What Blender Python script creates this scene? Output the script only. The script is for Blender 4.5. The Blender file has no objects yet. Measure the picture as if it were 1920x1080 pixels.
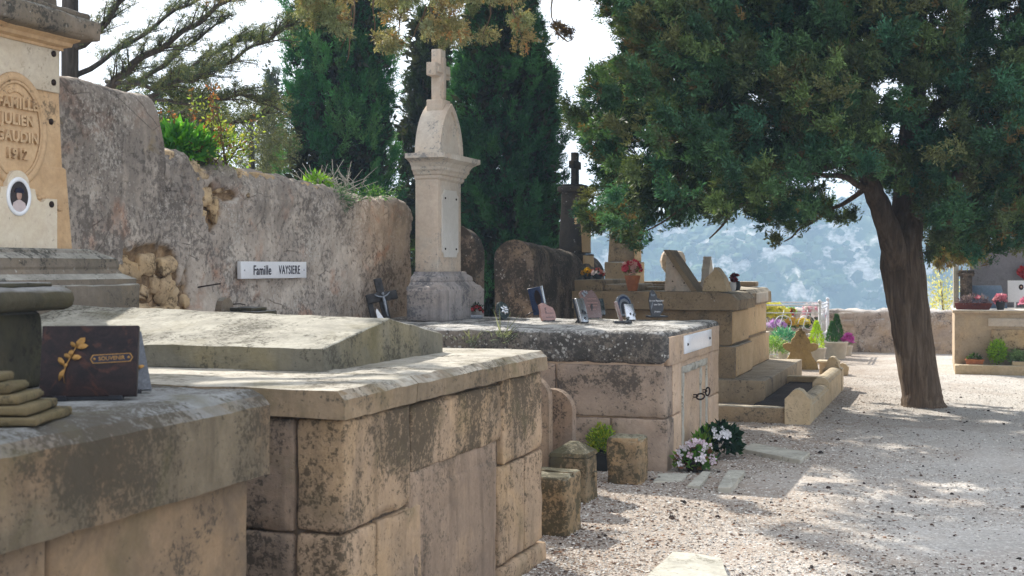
SUN_EL, SUN_AZ, SUN_E, SKY_S, EXPO = 38, 30, 4.6, .105, .92
CLOUD = (8.0, 8.3, 8.8)
import bpy, math, random
import numpy as np
from mathutils import Vector, Matrix, noise as mnoise

random.seed(7); RG = np.random.default_rng(7)
scene = bpy.context.scene
COL = scene.collection
F = 2400.0; H = 1.6
def P(px, py, Z): return Vector(((px-960)/F*Z, Z, H-(py-500)/F*Z))
def G(px, py, z=0.0):
    Z = (H-z)*F/(py-500); return Vector(((px-960)/F*Z, Z, z))
OX, OY = -0.622, 4.74
RUx, RUy, RVx, RVy = 0.9439, -0.3303, 0.3303, 0.9439
ROT = math.atan2(RUy, RUx)
def RW(u, v, z=0.0): return Vector((OX+RUx*u+RVx*v, OY+RUy*u+RVy*v, z))
def UV(p): dx, dy = p[0]-OX, p[1]-OY; return (dx*RUx+dy*RUy, dx*RVx+dy*RVy)

# ---------------------------------------------------------------- objects
def tag(o, label=None, cat=None, group=None, kind=None):
    if label: o['label'] = label
    if cat: o['category'] = cat
    if group: o['group'] = group
    if kind: o['kind'] = kind
    return o
def thing(name, label, cat, loc=(0, 0, 0), rz=0.0, group=None, rx=0, ry=0):
    o = bpy.data.objects.new(name, None); COL.objects.link(o)
    o.empty_display_size = .1
    o.location = loc; o.rotation_euler = (rx, ry, rz)
    return tag(o, label, cat, group)
def link(name, me, mat, parent=None):
    o = bpy.data.objects.new(name, me); COL.objects.link(o)
    if mat is not None: me.materials.append(mat)
    if parent is not None: o.parent = parent
    return o
def nz(p, s, off=0.0): return mnoise.noise(Vector((p[0]*s+off, p[1]*s+off*1.7, p[2]*s-off)))
def fbm(p, s, off=0.0): return nz(p, s, off)+.5*nz(p, s*2.1, off+3)+.25*nz(p, s*4.3, off+9)

class MB:
    def __init__(s): s.v = []; s.f = []; s.sm = []
    def add(s, vs, fs, smooth=False, M=None):
        b = len(s.v)
        if M is not None: vs = [M @ Vector(v) for v in vs]
        s.v += [tuple(v) for v in vs]; s.f += [tuple(i+b for i in f) for f in fs]; s.sm += [smooth]*len(fs)
        return s
    def box(s, x0, x1, y0, y1, z0, z1, M=None):
        v = [(x, y, z) for z in (z0, z1) for y in (y0, y1) for x in (x0, x1)]
        return s.add(v, [(0,2,3,1),(4,5,7,6),(0,1,5,4),(2,6,7,3),(0,4,6,2),(1,3,7,5)], False, M)
    def gbox(s, x0, x1, y0, y1, z0, z1, r=.01, st=.09, amp=.003, seed=0.0, M=None, ns=9.0, taper=0.0):
        """rounded, subdivided, slightly worn block"""
        r = min(r, .45*min(x1-x0, y1-y0, z1-z0))
        def cs(a, b):
            n = max(1, int((b-a-2*r)/st)); L = [a, a+r*.3, a+r]
            L += [a+r+(b-a-2*r)*i/n for i in range(1, n)] + [b-r, b-r*.3, b]; return L
        X, Y, Zc = cs(x0, x1), cs(y0, y1), cs(z0, z1)
        idx = {}; vs = []; fs = []
        def vid(i, j, k):
            key = (i, j, k)
            if key in idx: return idx[key]
            p = (X[i], Y[j], Zc[k])
            w = r
            q = (min(max(p[0], x0+w), x1-w), min(max(p[1], y0+w), y1-w), min(max(p[2], z0+w), z1-w))
            d = (p[0]-q[0], p[1]-q[1], p[2]-q[2]); L = math.sqrt(d[0]**2+d[1]**2+d[2]**2) or 1
            d = (d[0]/L, d[1]/L, d[2]/L)
            edge = (abs(d[0]) > .1)+(abs(d[1]) > .1)+(abs(d[2]) > .1)
            sp = (p[0]+seed, p[1]+seed*.7, p[2]-seed)
            n = fbm(sp, ns)*amp
            if edge > 1: n -= max(0, fbm(sp, ns*.7, 5))*amp*3.0
            n += nz(sp, 2.2, 4)*amp*1.2
            p = [q[a]+d[a]*(w+n) for a in range(3)]
            if taper:
                t = (p[2]-z0)/(z1-z0)*taper
                cx, cy = (x0+x1)/2, (y0+y1)/2
                p[0] = cx+(p[0]-cx)*(1-t); p[1] = cy+(p[1]-cy)*(1-t)
            idx[key] = len(vs); vs.append(p); return idx[key]
        nx, ny, nk = len(X)-1, len(Y)-1, len(Zc)-1
        for i in range(nx):
            for j in range(ny):
                fs.append((vid(i,j,0), vid(i,j+1,0), vid(i+1,j+1,0), vid(i+1,j,0)))
                fs.append((vid(i,j,nk), vid(i+1,j,nk), vid(i+1,j+1,nk), vid(i,j+1,nk)))
        for i in range(nx):
            for k in range(nk):
                fs.append((vid(i,0,k), vid(i+1,0,k), vid(i+1,0,k+1), vid(i,0,k+1)))
                fs.append((vid(i,ny,k), vid(i,ny,k+1), vid(i+1,ny,k+1), vid(i+1,ny,k)))
        for j in range(ny):
            for k in range(nk):
                fs.append((vid(0,j,k), vid(0,j,k+1), vid(0,j+1,k+1), vid(0,j+1,k)))
                fs.append((vid(nx,j,k), vid(nx,j+1,k), vid(nx,j+1,k+1), vid(nx,j,k+1)))
        return s.add(vs, fs, True, M)
    def prism(s, pts, a0, a1, axis='y', smooth=False, M=None):
        """pts 2D polygon (ccw) extruded along axis; x: pts=(y,z); y: pts=(x,z); z: pts=(x,y)"""
        def mk(p, a):
            return (a, p[0], p[1]) if axis == 'x' else ((p[0], a, p[1]) if axis == 'y' else (p[0], p[1], a))
        n = len(pts); v = [mk(p, a0) for p in pts]+[mk(p, a1) for p in pts]
        fs = [(i, (i+1) % n, (i+1) % n+n, i+n) for i in range(n)]
        s.add(v, fs, smooth, M)
        return s.add(v, [tuple(range(n))[::-1], tuple(range(n, 2*n))], False, M)
    def loft(s, secs):
        vs = []; fs = []
        for a0, a1, b0, b1, z in secs: vs += [(a0, b0, z), (a1, b0, z), (a1, b1, z), (a0, b1, z)]
        for k in range(len(secs)-1):
            for i in range(4): j = (i+1) % 4; fs.append((k*4+i, k*4+j, k*4+4+j, k*4+4+i))
        n = len(vs); fs += [(3, 2, 1, 0), (n-4, n-3, n-2, n-1)]
        return s.add(vs, fs)
    def lathe(s, prof, n=20, c=(0, 0, 0), smooth=True, M=None, sx=1, sy=1):
        vs = []; fs = []
        for r, z in prof:
            for i in range(n):
                a = 2*math.pi*i/n; vs.append((c[0]+r*sx*math.cos(a), c[1]+r*sy*math.sin(a), c[2]+z))
        m = len(prof)
        for k in range(m-1):
            for i in range(n):
                j = (i+1) % n; fs.append((k*n+i, k*n+j, (k+1)*n+j, (k+1)*n+i))
        s.add(vs, fs, smooth, M)
        b = [vs[i] for i in range(n)]; t = [vs[(m-1)*n+i] for i in range(n)]
        if prof[0][0] > .001: s.add(b, [tuple(range(n))[::-1]], False, M)
        if prof[-1][0] > .001: s.add(t, [tuple(range(n))], False, M)
        return s
    def sqlathe(s, prof, c=(0, 0), M=None, ratio=None):
        """square section moulding: prof=(halfx, halfy, z)"""
        vs = []; fs = []
        for hx, hy, z in prof:
            vs += [(c[0]-hx, c[1]-hy, z), (c[0]+hx, c[1]-hy, z), (c[0]+hx, c[1]+hy, z), (c[0]-hx, c[1]+hy, z)]
        for k in range(len(prof)-1):
            for i in range(4):
                j = (i+1) % 4; fs.append((k*4+i, k*4+j, k*4+4+j, k*4+4+i))
        fs.append((3, 2, 1, 0)); n = len(vs); fs.append((n-4, n-3, n-2, n-1))
        return s.add(vs, fs, False, M)
    def tube(s, pts, rad, n=8, smooth=True, rough=0.0, seed=0, closed=False, M=None):
        pts = [Vector(p) for p in pts]
        if not hasattr(rad, '__len__'): rad = [rad]*len(pts)
        vs = []; fs = []; up = Vector((0, 0, 1)); m = len(pts)
        prevx = None
        for k, p in enumerate(pts):
            if closed: t = pts[(k+1) % m]-pts[k-1]
            else: t = pts[min(k+1, m-1)]-pts[max(k-1, 0)]
            t.normalize()
            if prevx is None:
                x = t.cross(up) if abs(t.z) < .9 else t.cross(Vector((0, 1, 0)))
            else: x = prevx-t*prevx.dot(t)
            x.normalize(); y = t.cross(x); prevx = x
            for i in range(n):
                a = 2*math.pi*i/n; r = rad[k]
                d = x*math.cos(a)+y*math.sin(a)
                if rough: r *= 1+rough*(nz((math.cos(a)*1.6+seed, math.sin(a)*1.6, k*.15+seed), 1.5)+.5*nz((math.cos(a)*4+seed, math.sin(a)*4, k*.3), 1.5))
                vs.append(p+d*r)
        for k in range(m if closed else m-1):
            for i in range(n):
                j = (i+1) % n; k2 = (k+1) % m; fs.append((k*n+i, k*n+j, k2*n+j, k2*n+i))
        if not closed: fs.append(tuple(range(n))[::-1]); fs.append(tuple(range((m-1)*n, m*n)))
        return s.add(vs, fs, smooth, M)
    def sph(s, c, r, sc=(1, 1, 1), n=10, m=7, amp=0, seed=0, M=None):
        vs = [(c[0], c[1], c[2]-r*sc[2])]; fs = []
        for k in range(1, m):
            th = math.pi*k/m
            for i in range(n):
                a = 2*math.pi*i/n; d = (math.sin(th)*math.cos(a), math.sin(th)*math.sin(a), -math.cos(th))
                q = 1+(amp*fbm((d[0]+seed, d[1], d[2]+seed), 1.3) if amp else 0)
                vs.append((c[0]+d[0]*r*sc[0]*q, c[1]+d[1]*r*sc[1]*q, c[2]+d[2]*r*sc[2]*q))
        vs.append((c[0], c[1], c[2]+r*sc[2])); L = len(vs)-1
        for i in range(n):
            j = (i+1) % n; fs.append((0, 1+j, 1+i)); fs.append((L, L-n+i, L-n+j))
            for k in range(m-2): fs.append((1+k*n+i, 1+k*n+j, 1+(k+1)*n+j, 1+(k+1)*n+i))
        return s.add(vs, fs, True, M)
    def rock(s, c, r, sc=(1, 1, 1), amp=.5, seed=0, n=14, m=9, rz=0.0):
        M = Matrix.Translation(c) @ Matrix.Rotation(rz, 4, 'Z')
        return s.sph((0, 0, 0), r, sc, n, m, amp, seed, M)
    def build(s, name, mat, parent=None):
        me = bpy.data.meshes.new(name); me.from_pydata(s.v, [], s.f); me.update()
        me.polygons.foreach_set('use_smooth', s.sm)
        return link(name, me, mat, parent)

def quadmesh(name, V, col, mat, parent=None, k=4):
    """V (N*k,3) consecutive k-gons, col (N,3)"""
    n = len(V)//k
    me = bpy.data.meshes.new(name)
    me.vertices.add(n*k); me.vertices.foreach_set('co', np.ascontiguousarray(V, dtype=np.float32).ravel())
    me.loops.add(n*k); me.loops.foreach_set('vertex_index', np.arange(n*k, dtype=np.int32))
    me.polygons.add(n); me.polygons.foreach_set('loop_start', np.arange(0, n*k, k, dtype=np.int32))
    try: me.polygons.foreach_set('loop_total', np.full(n, k, dtype=np.int32))
    except Exception: pass
    me.update(calc_edges=True)
    if col is not None:
        ca = me.color_attributes.new('Col', 'FLOAT_COLOR', 'POINT')
        c = np.ones((n, k, 4), dtype=np.float32); c[:, :, :3] = col[:, None, :]
        ca.data.foreach_set('color', c.ravel())
    return link(name, me, mat, parent)
def unit(a): return a/np.maximum(np.linalg.norm(a, axis=-1, keepdims=True), 1e-9)
def blades(Pp, D, L, W, rg, fold=.0, up=None):
    n = len(Pp); D = unit(D)
    R = rg.normal(size=(n, 3)) if up is None else np.tile(np.array(up, float), (n, 1))+rg.normal(size=(n, 3))*.25
    S = unit(np.cross(D, R)); N = np.cross(S, D)
    L = np.broadcast_to(L, (n,))[:, None]; W = np.broadcast_to(W, (n,))[:, None]
    V = np.empty((n, 4, 3)); m = Pp+D*L*.45
    V[:, 0] = Pp; V[:, 1] = m+S*W*.5+N*L*fold; V[:, 2] = Pp+D*L; V[:, 3] = m-S*W*.5+N*L*fold
    return V.reshape(-1, 3)
def fronds(C, D, col, rg, twigs=5, nb=9, tl=.2, spread=.7, bl=.05, bw=.014, cj=.15, droop=0.0):
    """each centre C with direction D grows small twigs lined with scale blades"""
    M = len(C)
    T = unit(D[:, None, :]+rg.normal(size=(M, twigs, 3))*spread*.6)
    T[..., 2] -= droop; T = unit(T)
    tlen = tl*rg.uniform(.5, 1.15, size=(M, twigs, 1, 1))
    s = rg.uniform(.05, 1, size=(M, twigs, nb, 1))
    base = C[:, None, None, :]+T[:, :, None, :]*tlen*s+rg.normal(size=(M, twigs, nb, 3))*tl*.06
    dirs = unit(T[:, :, None, :]*1.0+rg.normal(size=(M, twigs, nb, 3))*.55)
    n = M*twigs*nb
    Lb = bl*rg.uniform(.6, 1.3, size=n)
    c = np.repeat(col, twigs*nb, axis=0)*(1+cj*rg.normal(size=(n, 1)))
    return blades(base.reshape(-1, 3), dirs.reshape(-1, 3), Lb, bw*rg.uniform(.7, 1.3, size=n), rg), np.clip(c, .002, 1)

# ---------------------------------------------------------------- materials
class NT:
    def __init__(s, name):
        s.m = bpy.data.materials.new(name); s.m.use_nodes = True; s.t = s.m.node_tree; s.t.nodes.clear()
        s.out = s.t.nodes.new('ShaderNodeOutputMaterial')
        s.geo = s.t.nodes.new('ShaderNodeNewGeometry')
        s.pos = s.geo.outputs['Position']
    def n(s, ty, **kw):
        o = s.t.nodes.new(ty)
        for k, v in kw.items(): setattr(o, k, v)
        return o
    def lk(s, a, b): s.t.links.new(a, b)
    def put(s, sock, v):
        if hasattr(v, 'is_output') or isinstance(v, bpy.types.NodeSocket): s.lk(v, sock)
        elif isinstance(v, (tuple, list)) and len(v) == 3 and sock.type == 'RGBA': sock.default_value = (*v, 1)
        else: sock.default_value = v
    def map(s, scale=(1, 1, 1), loc=(0, 0, 0), vec=None):
        o = s.n('ShaderNodeMapping'); o.inputs['Scale'].default_value = scale; o.inputs['Location'].default_value = loc
        s.lk(vec or s.pos, o.inputs['Vector']); return o.outputs[0]
    def noise(s, sc, det=4, ro=.55, vec=None, dist=0.0, col=False):
        o = s.n('ShaderNodeTexNoise'); s.lk(vec or s.pos, o.inputs['Vector'])
        o.inputs['Scale'].default_value = sc; o.inputs['Detail'].default_value = det
        o.inputs['Roughness'].default_value = ro; o.inputs['Distortion'].default_value = dist
        return o.outputs['Color' if col else 'Fac']
    def vor(s, sc, vec=None, feat='F1', out='Distance', rnd=1.0):
        o = s.n('ShaderNodeTexVoronoi', feature=feat); s.lk(vec or s.pos, o.inputs['Vector'])
        o.inputs['Scale'].default_value = sc; o.inputs['Randomness'].default_value = rnd; return o.outputs[out]
    def ramp(s, fac, stops):
        o = s.n('ShaderNodeValToRGB'); cr = o.color_ramp
        while len(cr.elements) < len(stops): cr.elements.new(.5)
        for e, (p, c) in zip(cr.elements, stops):
            e.position = p; e.color = (*c, 1) if hasattr(c, '__len__') else (c, c, c, 1)
        s.lk(fac, o.inputs[0]); return o.outputs[0]
    def step(s, fac, a, b): return s.ramp(fac, [(a, 0.0), (b, 1.0)])
    def mix(s, f, a, b, mode='MIX'):
        o = s.n('ShaderNodeMix', data_type='RGBA', blend_type=mode)
        s.put(o.inputs[0], f); s.put(o.inputs[6], a); s.put(o.inputs[7], b); return o.outputs[2]
    def math(s, op, a, b=0.0, c=0.0):
        o = s.n('ShaderNodeMath', operation=op); s.put(o.inputs[0], a); s.put(o.inputs[1], b); s.put(o.inputs[2], c); return o.outputs[0]
    def sepz(s, v, i=2):
        o = s.n('ShaderNodeSeparateXYZ'); s.lk(v, o.inputs[0]); return o.outputs[i]
    def bump(s, h, st=.5, d=.01, nrm=None):
        o = s.n('ShaderNodeBump'); o.inputs['Strength'].default_value = st; o.inputs['Distance'].default_value = d
        s.lk(h, o.inputs['Height'])
        if nrm: s.lk(nrm, o.inputs['Normal'])
        return o.outputs[0]
    def bsdf(s, col, ro=.9, nrm=None, spec=.3, metal=0.0, coat=0.0):
        o = s.n('ShaderNodeBsdfPrincipled'); s.put(o.inputs['Base Color'], col); s.put(o.inputs['Roughness'], ro)
        o.inputs['Specular IOR Level'].default_value = spec; o.inputs['Metallic'].default_value = metal
        o.inputs['Coat Weight'].default_value = coat
        if nrm: s.lk(nrm, o.inputs['Normal'])
        s.lk(o.outputs[0], s.out.inputs[0]); return s.m

def stone(name, c1, c2, ochre=None, och=.5, dark=(.05, .045, .04), dk=.5, dkt=.0, lich=(.5, .5, .46), lc=0.0, moss=0.0, pit=.4, top=None,
          topa=.8, bs=.5, off=0.0, grain=1.0, spot=0.0, zdark=None, streak=0.0, och_s=1.7, dks=2.3):
    t = NT(name)
    v = t.map(loc=(off, off*.6, off*.3))
    c = t.mix(t.step(t.noise(2.6, 5, .6, v, .4), .36, .64), c1, c2)
    c = t.mix(1.0, c, t.ramp(t.geo.outputs['Random Per Island'], [(0, .80), (.5, .98), (1, 1.12)]), 'MULTIPLY')
    if ochre: c = t.mix(t.math('MULTIPLY', t.step(t.noise(och_s, 5, .62, t.map(loc=(off+7, 3, 1)), .6), .46, .62), och), c, ochre)
    fine = t.noise(34*grain, 6, .7, v)
    c = t.mix(.55, c, t.ramp(fine, [(.3, .42), (.7, .62)]), 'OVERLAY')
    c = t.mix(.35, c, t.ramp(t.noise(8*grain, 6, .7, v, .6), [(.3, .35), (.7, .66)]), 'OVERLAY')
    nzv = t.sepz(t.geo.outputs['Normal'])
    if streak:
        sv = t.map(scale=(7, 7, .7), loc=(off, 2, 0))
        c = t.mix(t.math('MULTIPLY', t.step(t.noise(1.6, 5, .6, sv, .3), .5, .68), streak), c, tuple(x*.38 for x in c2))
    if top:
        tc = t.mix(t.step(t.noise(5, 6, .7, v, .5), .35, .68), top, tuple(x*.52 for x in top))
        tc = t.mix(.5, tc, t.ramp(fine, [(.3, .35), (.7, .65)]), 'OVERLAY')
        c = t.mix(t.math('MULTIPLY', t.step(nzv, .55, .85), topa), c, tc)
    # grime: a soft broad tone plus clusters of small dark dots
    big = t.noise(dks, 5, .62, t.map(loc=(off+3, off, 5)), .5)
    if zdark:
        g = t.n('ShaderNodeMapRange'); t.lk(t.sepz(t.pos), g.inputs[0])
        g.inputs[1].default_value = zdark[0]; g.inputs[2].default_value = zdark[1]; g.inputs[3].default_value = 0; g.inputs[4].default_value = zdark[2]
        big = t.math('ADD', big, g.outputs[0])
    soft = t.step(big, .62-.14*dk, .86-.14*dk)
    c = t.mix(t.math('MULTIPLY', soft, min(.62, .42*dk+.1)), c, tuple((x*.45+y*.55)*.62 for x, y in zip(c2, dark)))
    sp = t.math('ADD', t.math('MULTIPLY', t.noise(44*grain, 4, .7, v, .3), .6), t.math('MULTIPLY', t.noise(15*grain, 4, .6, t.map(loc=(off, 6, 1)), .4), .4))
    m = t.math('ADD', t.math('MULTIPLY', sp, .9), t.math('MULTIPLY', big, .55))
    th = .83-.085*dk
    dm = t.step(m, th, th+.07)
    c = t.mix(t.math('MULTIPLY', dm, .80), c, dark)
    if moss:
        mm = t.step(t.math('ADD', t.noise(3.1, 5, .6, t.map(loc=(off, 9, 2)), .5), t.math('MULTIPLY', nzv, .03)), .60-moss*.12, .80-moss*.12)
        c = t.mix(t.math('MULTIPLY', mm, .62), c, (.105, .092, .045))
    if lc:
        gate = t.math('MULTIPLY', t.noise(3.4, 4, .65, t.map(loc=(3, off, 8)), .4), .6)
        l1 = t.math('ADD', t.math('MULTIPLY', t.noise(48*grain, 4, .7, t.map(loc=(off, 4, off))), .55), t.math('ADD', gate, t.math('MULTIPLY', t.vor(24*grain, t.map(loc=(off, 4, off))), -.28)))
        lt = .63-lc*.08
        c = t.mix(t.math('MULTIPLY', t.step(l1, lt, lt+.05), .72), c, lich)
        c = t.mix(t.math('MULTIPLY', t.math('LESS_THAN', t.math('ADD', t.vor(15*grain, t.map(loc=(off, 9, off))), t.math('MULTIPLY', t.noise(50, 3), .12)), .20), .6*lc), c, lich)
    pv = t.math('MULTIPLY', t.step(t.vor(21*grain, t.map(loc=(off, 1, 4))), .0, .16), pit)
    h = t.math('ADD', t.math('MULTIPLY', fine, .5), t.math('ADD', t.math('MULTIPLY', t.noise(9, 6, .65, v), 1.0), pv))
    h = t.math('SUBTRACT', h, t.math('MULTIPLY', dm, .12))
    return t.bsdf(c, .92, t.bump(h, bs, .012), .2)

def simple(name, c, ro=.5, metal=0, spec=.5, coat=0, var=.12, sc=30, bs=0.0):
    t = NT(name)
    c2 = tuple(x*(1-var*2) for x in c)
    f = t.noise(sc, 4, .6)
    col = t.mix(t.step(f, .35, .65), c, c2)
    return t.bsdf(col, ro, t.bump(f, bs, .004) if bs else None, spec, metal, coat)
def leafmat(name, tr=.35, ro=.55, tint=(1.5, 1.5, .6), spec=.25):
    t = NT(name); a = t.n('ShaderNodeAttribute', attribute_name='Col').outputs['Color']
    b = t.n('ShaderNodeBsdfPrincipled'); t.lk(a, b.inputs['Base Color']); b.inputs['Roughness'].default_value = ro
    b.inputs['Specular IOR Level'].default_value = spec
    tl = t.n('ShaderNodeBsdfTranslucent'); t.lk(t.mix(1.0, a, tint, 'MULTIPLY'), tl.inputs[0])
    mx = t.n('ShaderNodeMixShader'); mx.inputs[0].default_value = tr
    t.lk(b.outputs[0], mx.inputs[1]); t.lk(tl.outputs[0], mx.inputs[2]); t.lk(mx.outputs[0], t.out.inputs[0]); return t.m
def marble(name, c1, c2, vein, ro=.15, sc=9, coat=.5, vs=.5):
    t = NT(name)
    f = t.noise(sc, 6, .65, None, 1.6); w = t.noise(sc*.6, 5, .6, t.map(loc=(4, 4, 1)), 2.4)
    c = t.mix(t.step(f, .38, .62), c1, c2); c = t.mix(t.math('MULTIPLY', t.step(w, .56, .66), vs), c, vein)
    c = t.mix(.4, c, t.ramp(t.noise(220, 2, .5), [(.3, .3), (.7, .7)]), 'OVERLAY')
    return t.bsdf(c, ro, None, .5 if coat else .15, 0, coat)

M = {}
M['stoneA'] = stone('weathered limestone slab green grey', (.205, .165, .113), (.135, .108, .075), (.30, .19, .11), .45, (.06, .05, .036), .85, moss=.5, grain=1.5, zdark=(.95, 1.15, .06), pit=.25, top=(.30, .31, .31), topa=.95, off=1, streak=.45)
M['bodyA'] = stone('warm limestone', (.25, .18, .12), (.185, .135, .092), (.33, .22, .125), .6, (.07, .058, .045), .7, grain=1.5, moss=.35, pit=.3, off=4, streak=.3)
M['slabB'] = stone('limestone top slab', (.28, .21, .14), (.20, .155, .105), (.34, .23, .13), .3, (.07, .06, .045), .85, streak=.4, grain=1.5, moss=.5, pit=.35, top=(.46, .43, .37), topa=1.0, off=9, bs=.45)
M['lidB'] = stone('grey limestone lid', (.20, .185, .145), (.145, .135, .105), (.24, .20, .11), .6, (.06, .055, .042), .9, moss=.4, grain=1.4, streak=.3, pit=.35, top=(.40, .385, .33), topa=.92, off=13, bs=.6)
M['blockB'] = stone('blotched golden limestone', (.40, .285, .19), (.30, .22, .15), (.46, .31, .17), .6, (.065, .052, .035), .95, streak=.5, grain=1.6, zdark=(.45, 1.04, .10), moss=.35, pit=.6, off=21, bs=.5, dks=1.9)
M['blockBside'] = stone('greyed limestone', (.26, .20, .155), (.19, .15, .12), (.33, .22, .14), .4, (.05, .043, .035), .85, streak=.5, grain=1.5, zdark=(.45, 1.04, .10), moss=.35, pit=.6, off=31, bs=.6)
M['plasterB'] = stone('patched mortar render', (.33, .24, .17), (.26, .19, .14), (.38, .265, .17), .6, (.10, .08, .06), .6, streak=.5, grain=1.5, pit=.2, off=37, bs=.4)
M['mortar'] = stone('dark joint mortar', (.16, .12, .085), (.12, .09, .065), None, 0, (.04, .035, .03), .6, off=2)
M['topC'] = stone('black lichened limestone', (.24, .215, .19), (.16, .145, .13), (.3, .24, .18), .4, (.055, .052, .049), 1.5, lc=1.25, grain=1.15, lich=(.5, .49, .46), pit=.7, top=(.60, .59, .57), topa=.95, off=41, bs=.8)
M['blockC'] = stone('pinkish grey limestone', (.37, .285, .22), (.28, .215, .17), (.40, .285, .20), .4, (.07, .06, .05), 1.0, pit=.5, off=51, bs=.7, lc=.05)
M['frontC'] = stone('pale pink limestone', (.52, .38, .275), (.44, .325, .235), (.52, .36, .22), .4, (.14, .11, .09), .3, pit=.2, off=57, bs=.4, streak=.15)
M['monC'] = stone('pale cream stone', (.60, .535, .46), (.54, .47, .395), (.55, .41, .30), .5, (.22, .22, .22), .45, pit=.15, off=61, bs=.3, streak=.12)
M['baseC'] = stone('bluish grey stained stone', (.38, .35, .34), (.28, .26, .26), (.42, .34, .28), .4, (.11, .11, .12), .8, pit=.2, off=67, bs=.4, streak=.45)
M['monA'] = stone('carved ochre stone', (.50, .335, .19), (.44, .285, .155), (.56, .40, .25), .5, (.15, .11, .07), .3, pit=.12, off=71, bs=.3)
M['corA'] = stone('grey weathered moulding', (.20, .165, .13), (.14, .12, .095), (.30, .22, .13), .3, (.04, .04, .035), .75, lc=.35, lich=(.42, .42, .38), pit=.3, off=77, top=(.4, .39, .35), bs=.5)
M['marbleA'] = stone('cream marble panel', (.60, .52, .41), (.55, .47, .36), (.56, .44, .30), .3, (.3, .24, .18), .1, pit=.02, off=79, bs=.08)
M['darkst'] = stone('dark mossy stone', (.075, .068, .048), (.045, .042, .03), (.13, .10, .05), .3, (.02, .02, .016), .7, moss=.7, pit=.3, off=83, top=(.30, .30, .30), bs=.5)
M['stepst'] = stone('mossy brown stone', (.15, .115, .062), (.10, .08, .045), (.17, .13, .06), .5, (.03, .028, .02), .7, moss=.9, off=85, bs=.6)
M['bollard'] = stone('mossy sandstone', (.33, .235, .14), (.25, .18, .11), (.42, .27, .13), .6, (.05, .046, .028), 1.6, moss=.85, pit=.4, top=(.33, .33, .25), topa=.8, off=91, bs=.8)
M['stoneE'] = stone('lichened brown stone', (.20, .155, .12), (.13, .105, .085), (.34, .23, .14), .4, (.04, .035, .03), 1.7, lc=.55, lich=(.5, .47, .42), pit=.4, off=93, bs=.6)
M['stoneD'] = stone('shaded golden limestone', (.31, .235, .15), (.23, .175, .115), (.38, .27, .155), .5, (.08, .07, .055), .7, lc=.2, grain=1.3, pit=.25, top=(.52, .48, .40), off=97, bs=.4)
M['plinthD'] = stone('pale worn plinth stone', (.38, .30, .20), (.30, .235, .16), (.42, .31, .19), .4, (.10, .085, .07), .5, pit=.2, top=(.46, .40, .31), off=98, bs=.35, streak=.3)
M['litD'] = stone('lit golden limestone', (.60, .42, .24), (.52, .36, .20), (.62, .45, .27), .5, (.2, .15, .1), .2, pit=.2, off=99, bs=.3)  # lighter copy of stoneD, light on path-facing ends put into its colour
M['darkD'] = stone('black lichened stone', (.065, .058, .052), (.04, .037, .034), (.2, .15, .1), .2, (.03, .03, .03), .9, lc=.6, lich=(.38, .37, .35), pit=.3, off=101, bs=.5)
M['curb'] = stone('pale golden kerb stone', (.55, .43, .28), (.46, .36, .23), (.52, .38, .22), .5, (.16, .13, .1), .4, pit=.3, top=(.58, .50, .37), off=103, bs=.5)
M['rustic'] = stone('mossy gold carved stone', (.36, .25, .10), (.26, .18, .075), (.5, .36, .16), .5, (.07, .06, .03), .6, lc=.25, lich=(.55, .45, .22), pit=.8, off=107, bs=1.0)
M['parapet'] = stone('rubble parapet', (.50, .41, .34), (.38, .31, .26), (.50, .36, .22), .5, (.12, .10, .09), .8, lc=.8, lich=(.68, .66, .63), pit=.9, top=(.55, .52, .5), off=109, bs=1.0)
M['tombF'] = stone('beige render', (.44, .35, .25), (.38, .30, .215), (.5, .36, .22), .5, (.2, .16, .12), .3, pit=.15, top=(.7, .68, .64), off=113, bs=.3)
M['concrete'] = stone('violet grey concrete', (.25, .235, .25), (.21, .20, .215), None, 0, (.12, .11, .11), .4, pit=.1, off=117, bs=.3)
M['rubble'] = stone('ochre rubble', (.52, .40, .26), (.38, .27, .16), (.52, .36, .19), .6, (.12, .085, .05), .8, dks=6, pit=.4, off=121, bs=.9)
M['flag'] = stone('pale paving slab', (.46, .44, .38), (.36, .345, .30), (.42, .36, .26), .4, (.15, .14, .11), .5, pit=.4, off=125, top=(.50, .49, .43), bs=.5)
M['whitemarble'] = marble('white marble', (.74, .76, .80), (.66, .69, .74), (.5, .52, .56), .3, 6, .2, .3)
M['marbleC'] = marble('cream grey marble', (.62, .59, .55), (.56, .53, .49), (.48, .46, .43), .4, 6, .1, .3)
M['darkgr'] = marble('dark grey granite', (.09, .10, .12), (.06, .065, .08), (.15, .16, .18), .3, 50, .2, .5)
M['brownmarble'] = marble('brown black granite', (.014, .011, .013), (.028, .018, .018), (.085, .034, .022), .42, 12, 0.0, .6)
M['black'] = marble('black granite', (.012, .013, .018), (.02, .022, .03), (.03, .03, .04), .30, 30, .06, .3)
M['bluegr'] = marble('blue granite', (.02, .035, .08), (.03, .05, .12), (.06, .08, .14), .25, 60, .2, .5)
M['greygr'] = marble('grey granite', (.22, .24, .28), (.14, .16, .19), (.35, .37, .40), .25, 50, .4, .5)
M['pinkgr'] = marble('pink granite', (.40, .22, .19), (.30, .16, .14), (.5, .33, .3), .3, 60, .3, .5)
M['browngr'] = marble('mauve brown granite', (.20, .13, .125), (.15, .095, .09), (.3, .22, .22), .2, 60, .4, .5)
M['greengr'] = marble('green grey granite', (.07, .09, .09), (.03, .04, .045), (.3, .34, .34), .15, 30, .5, .6)
M['slate'] = simple('blue grey slate', (.11, .16, .23), .35, 0, .5, .3)
M['gold'] = simple('old brass', (.32, .18, .06), .42, .9, .5, 0, .2)
M['silver'] = simple('brushed steel', (.62, .64, .68), .25, .85)
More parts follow.
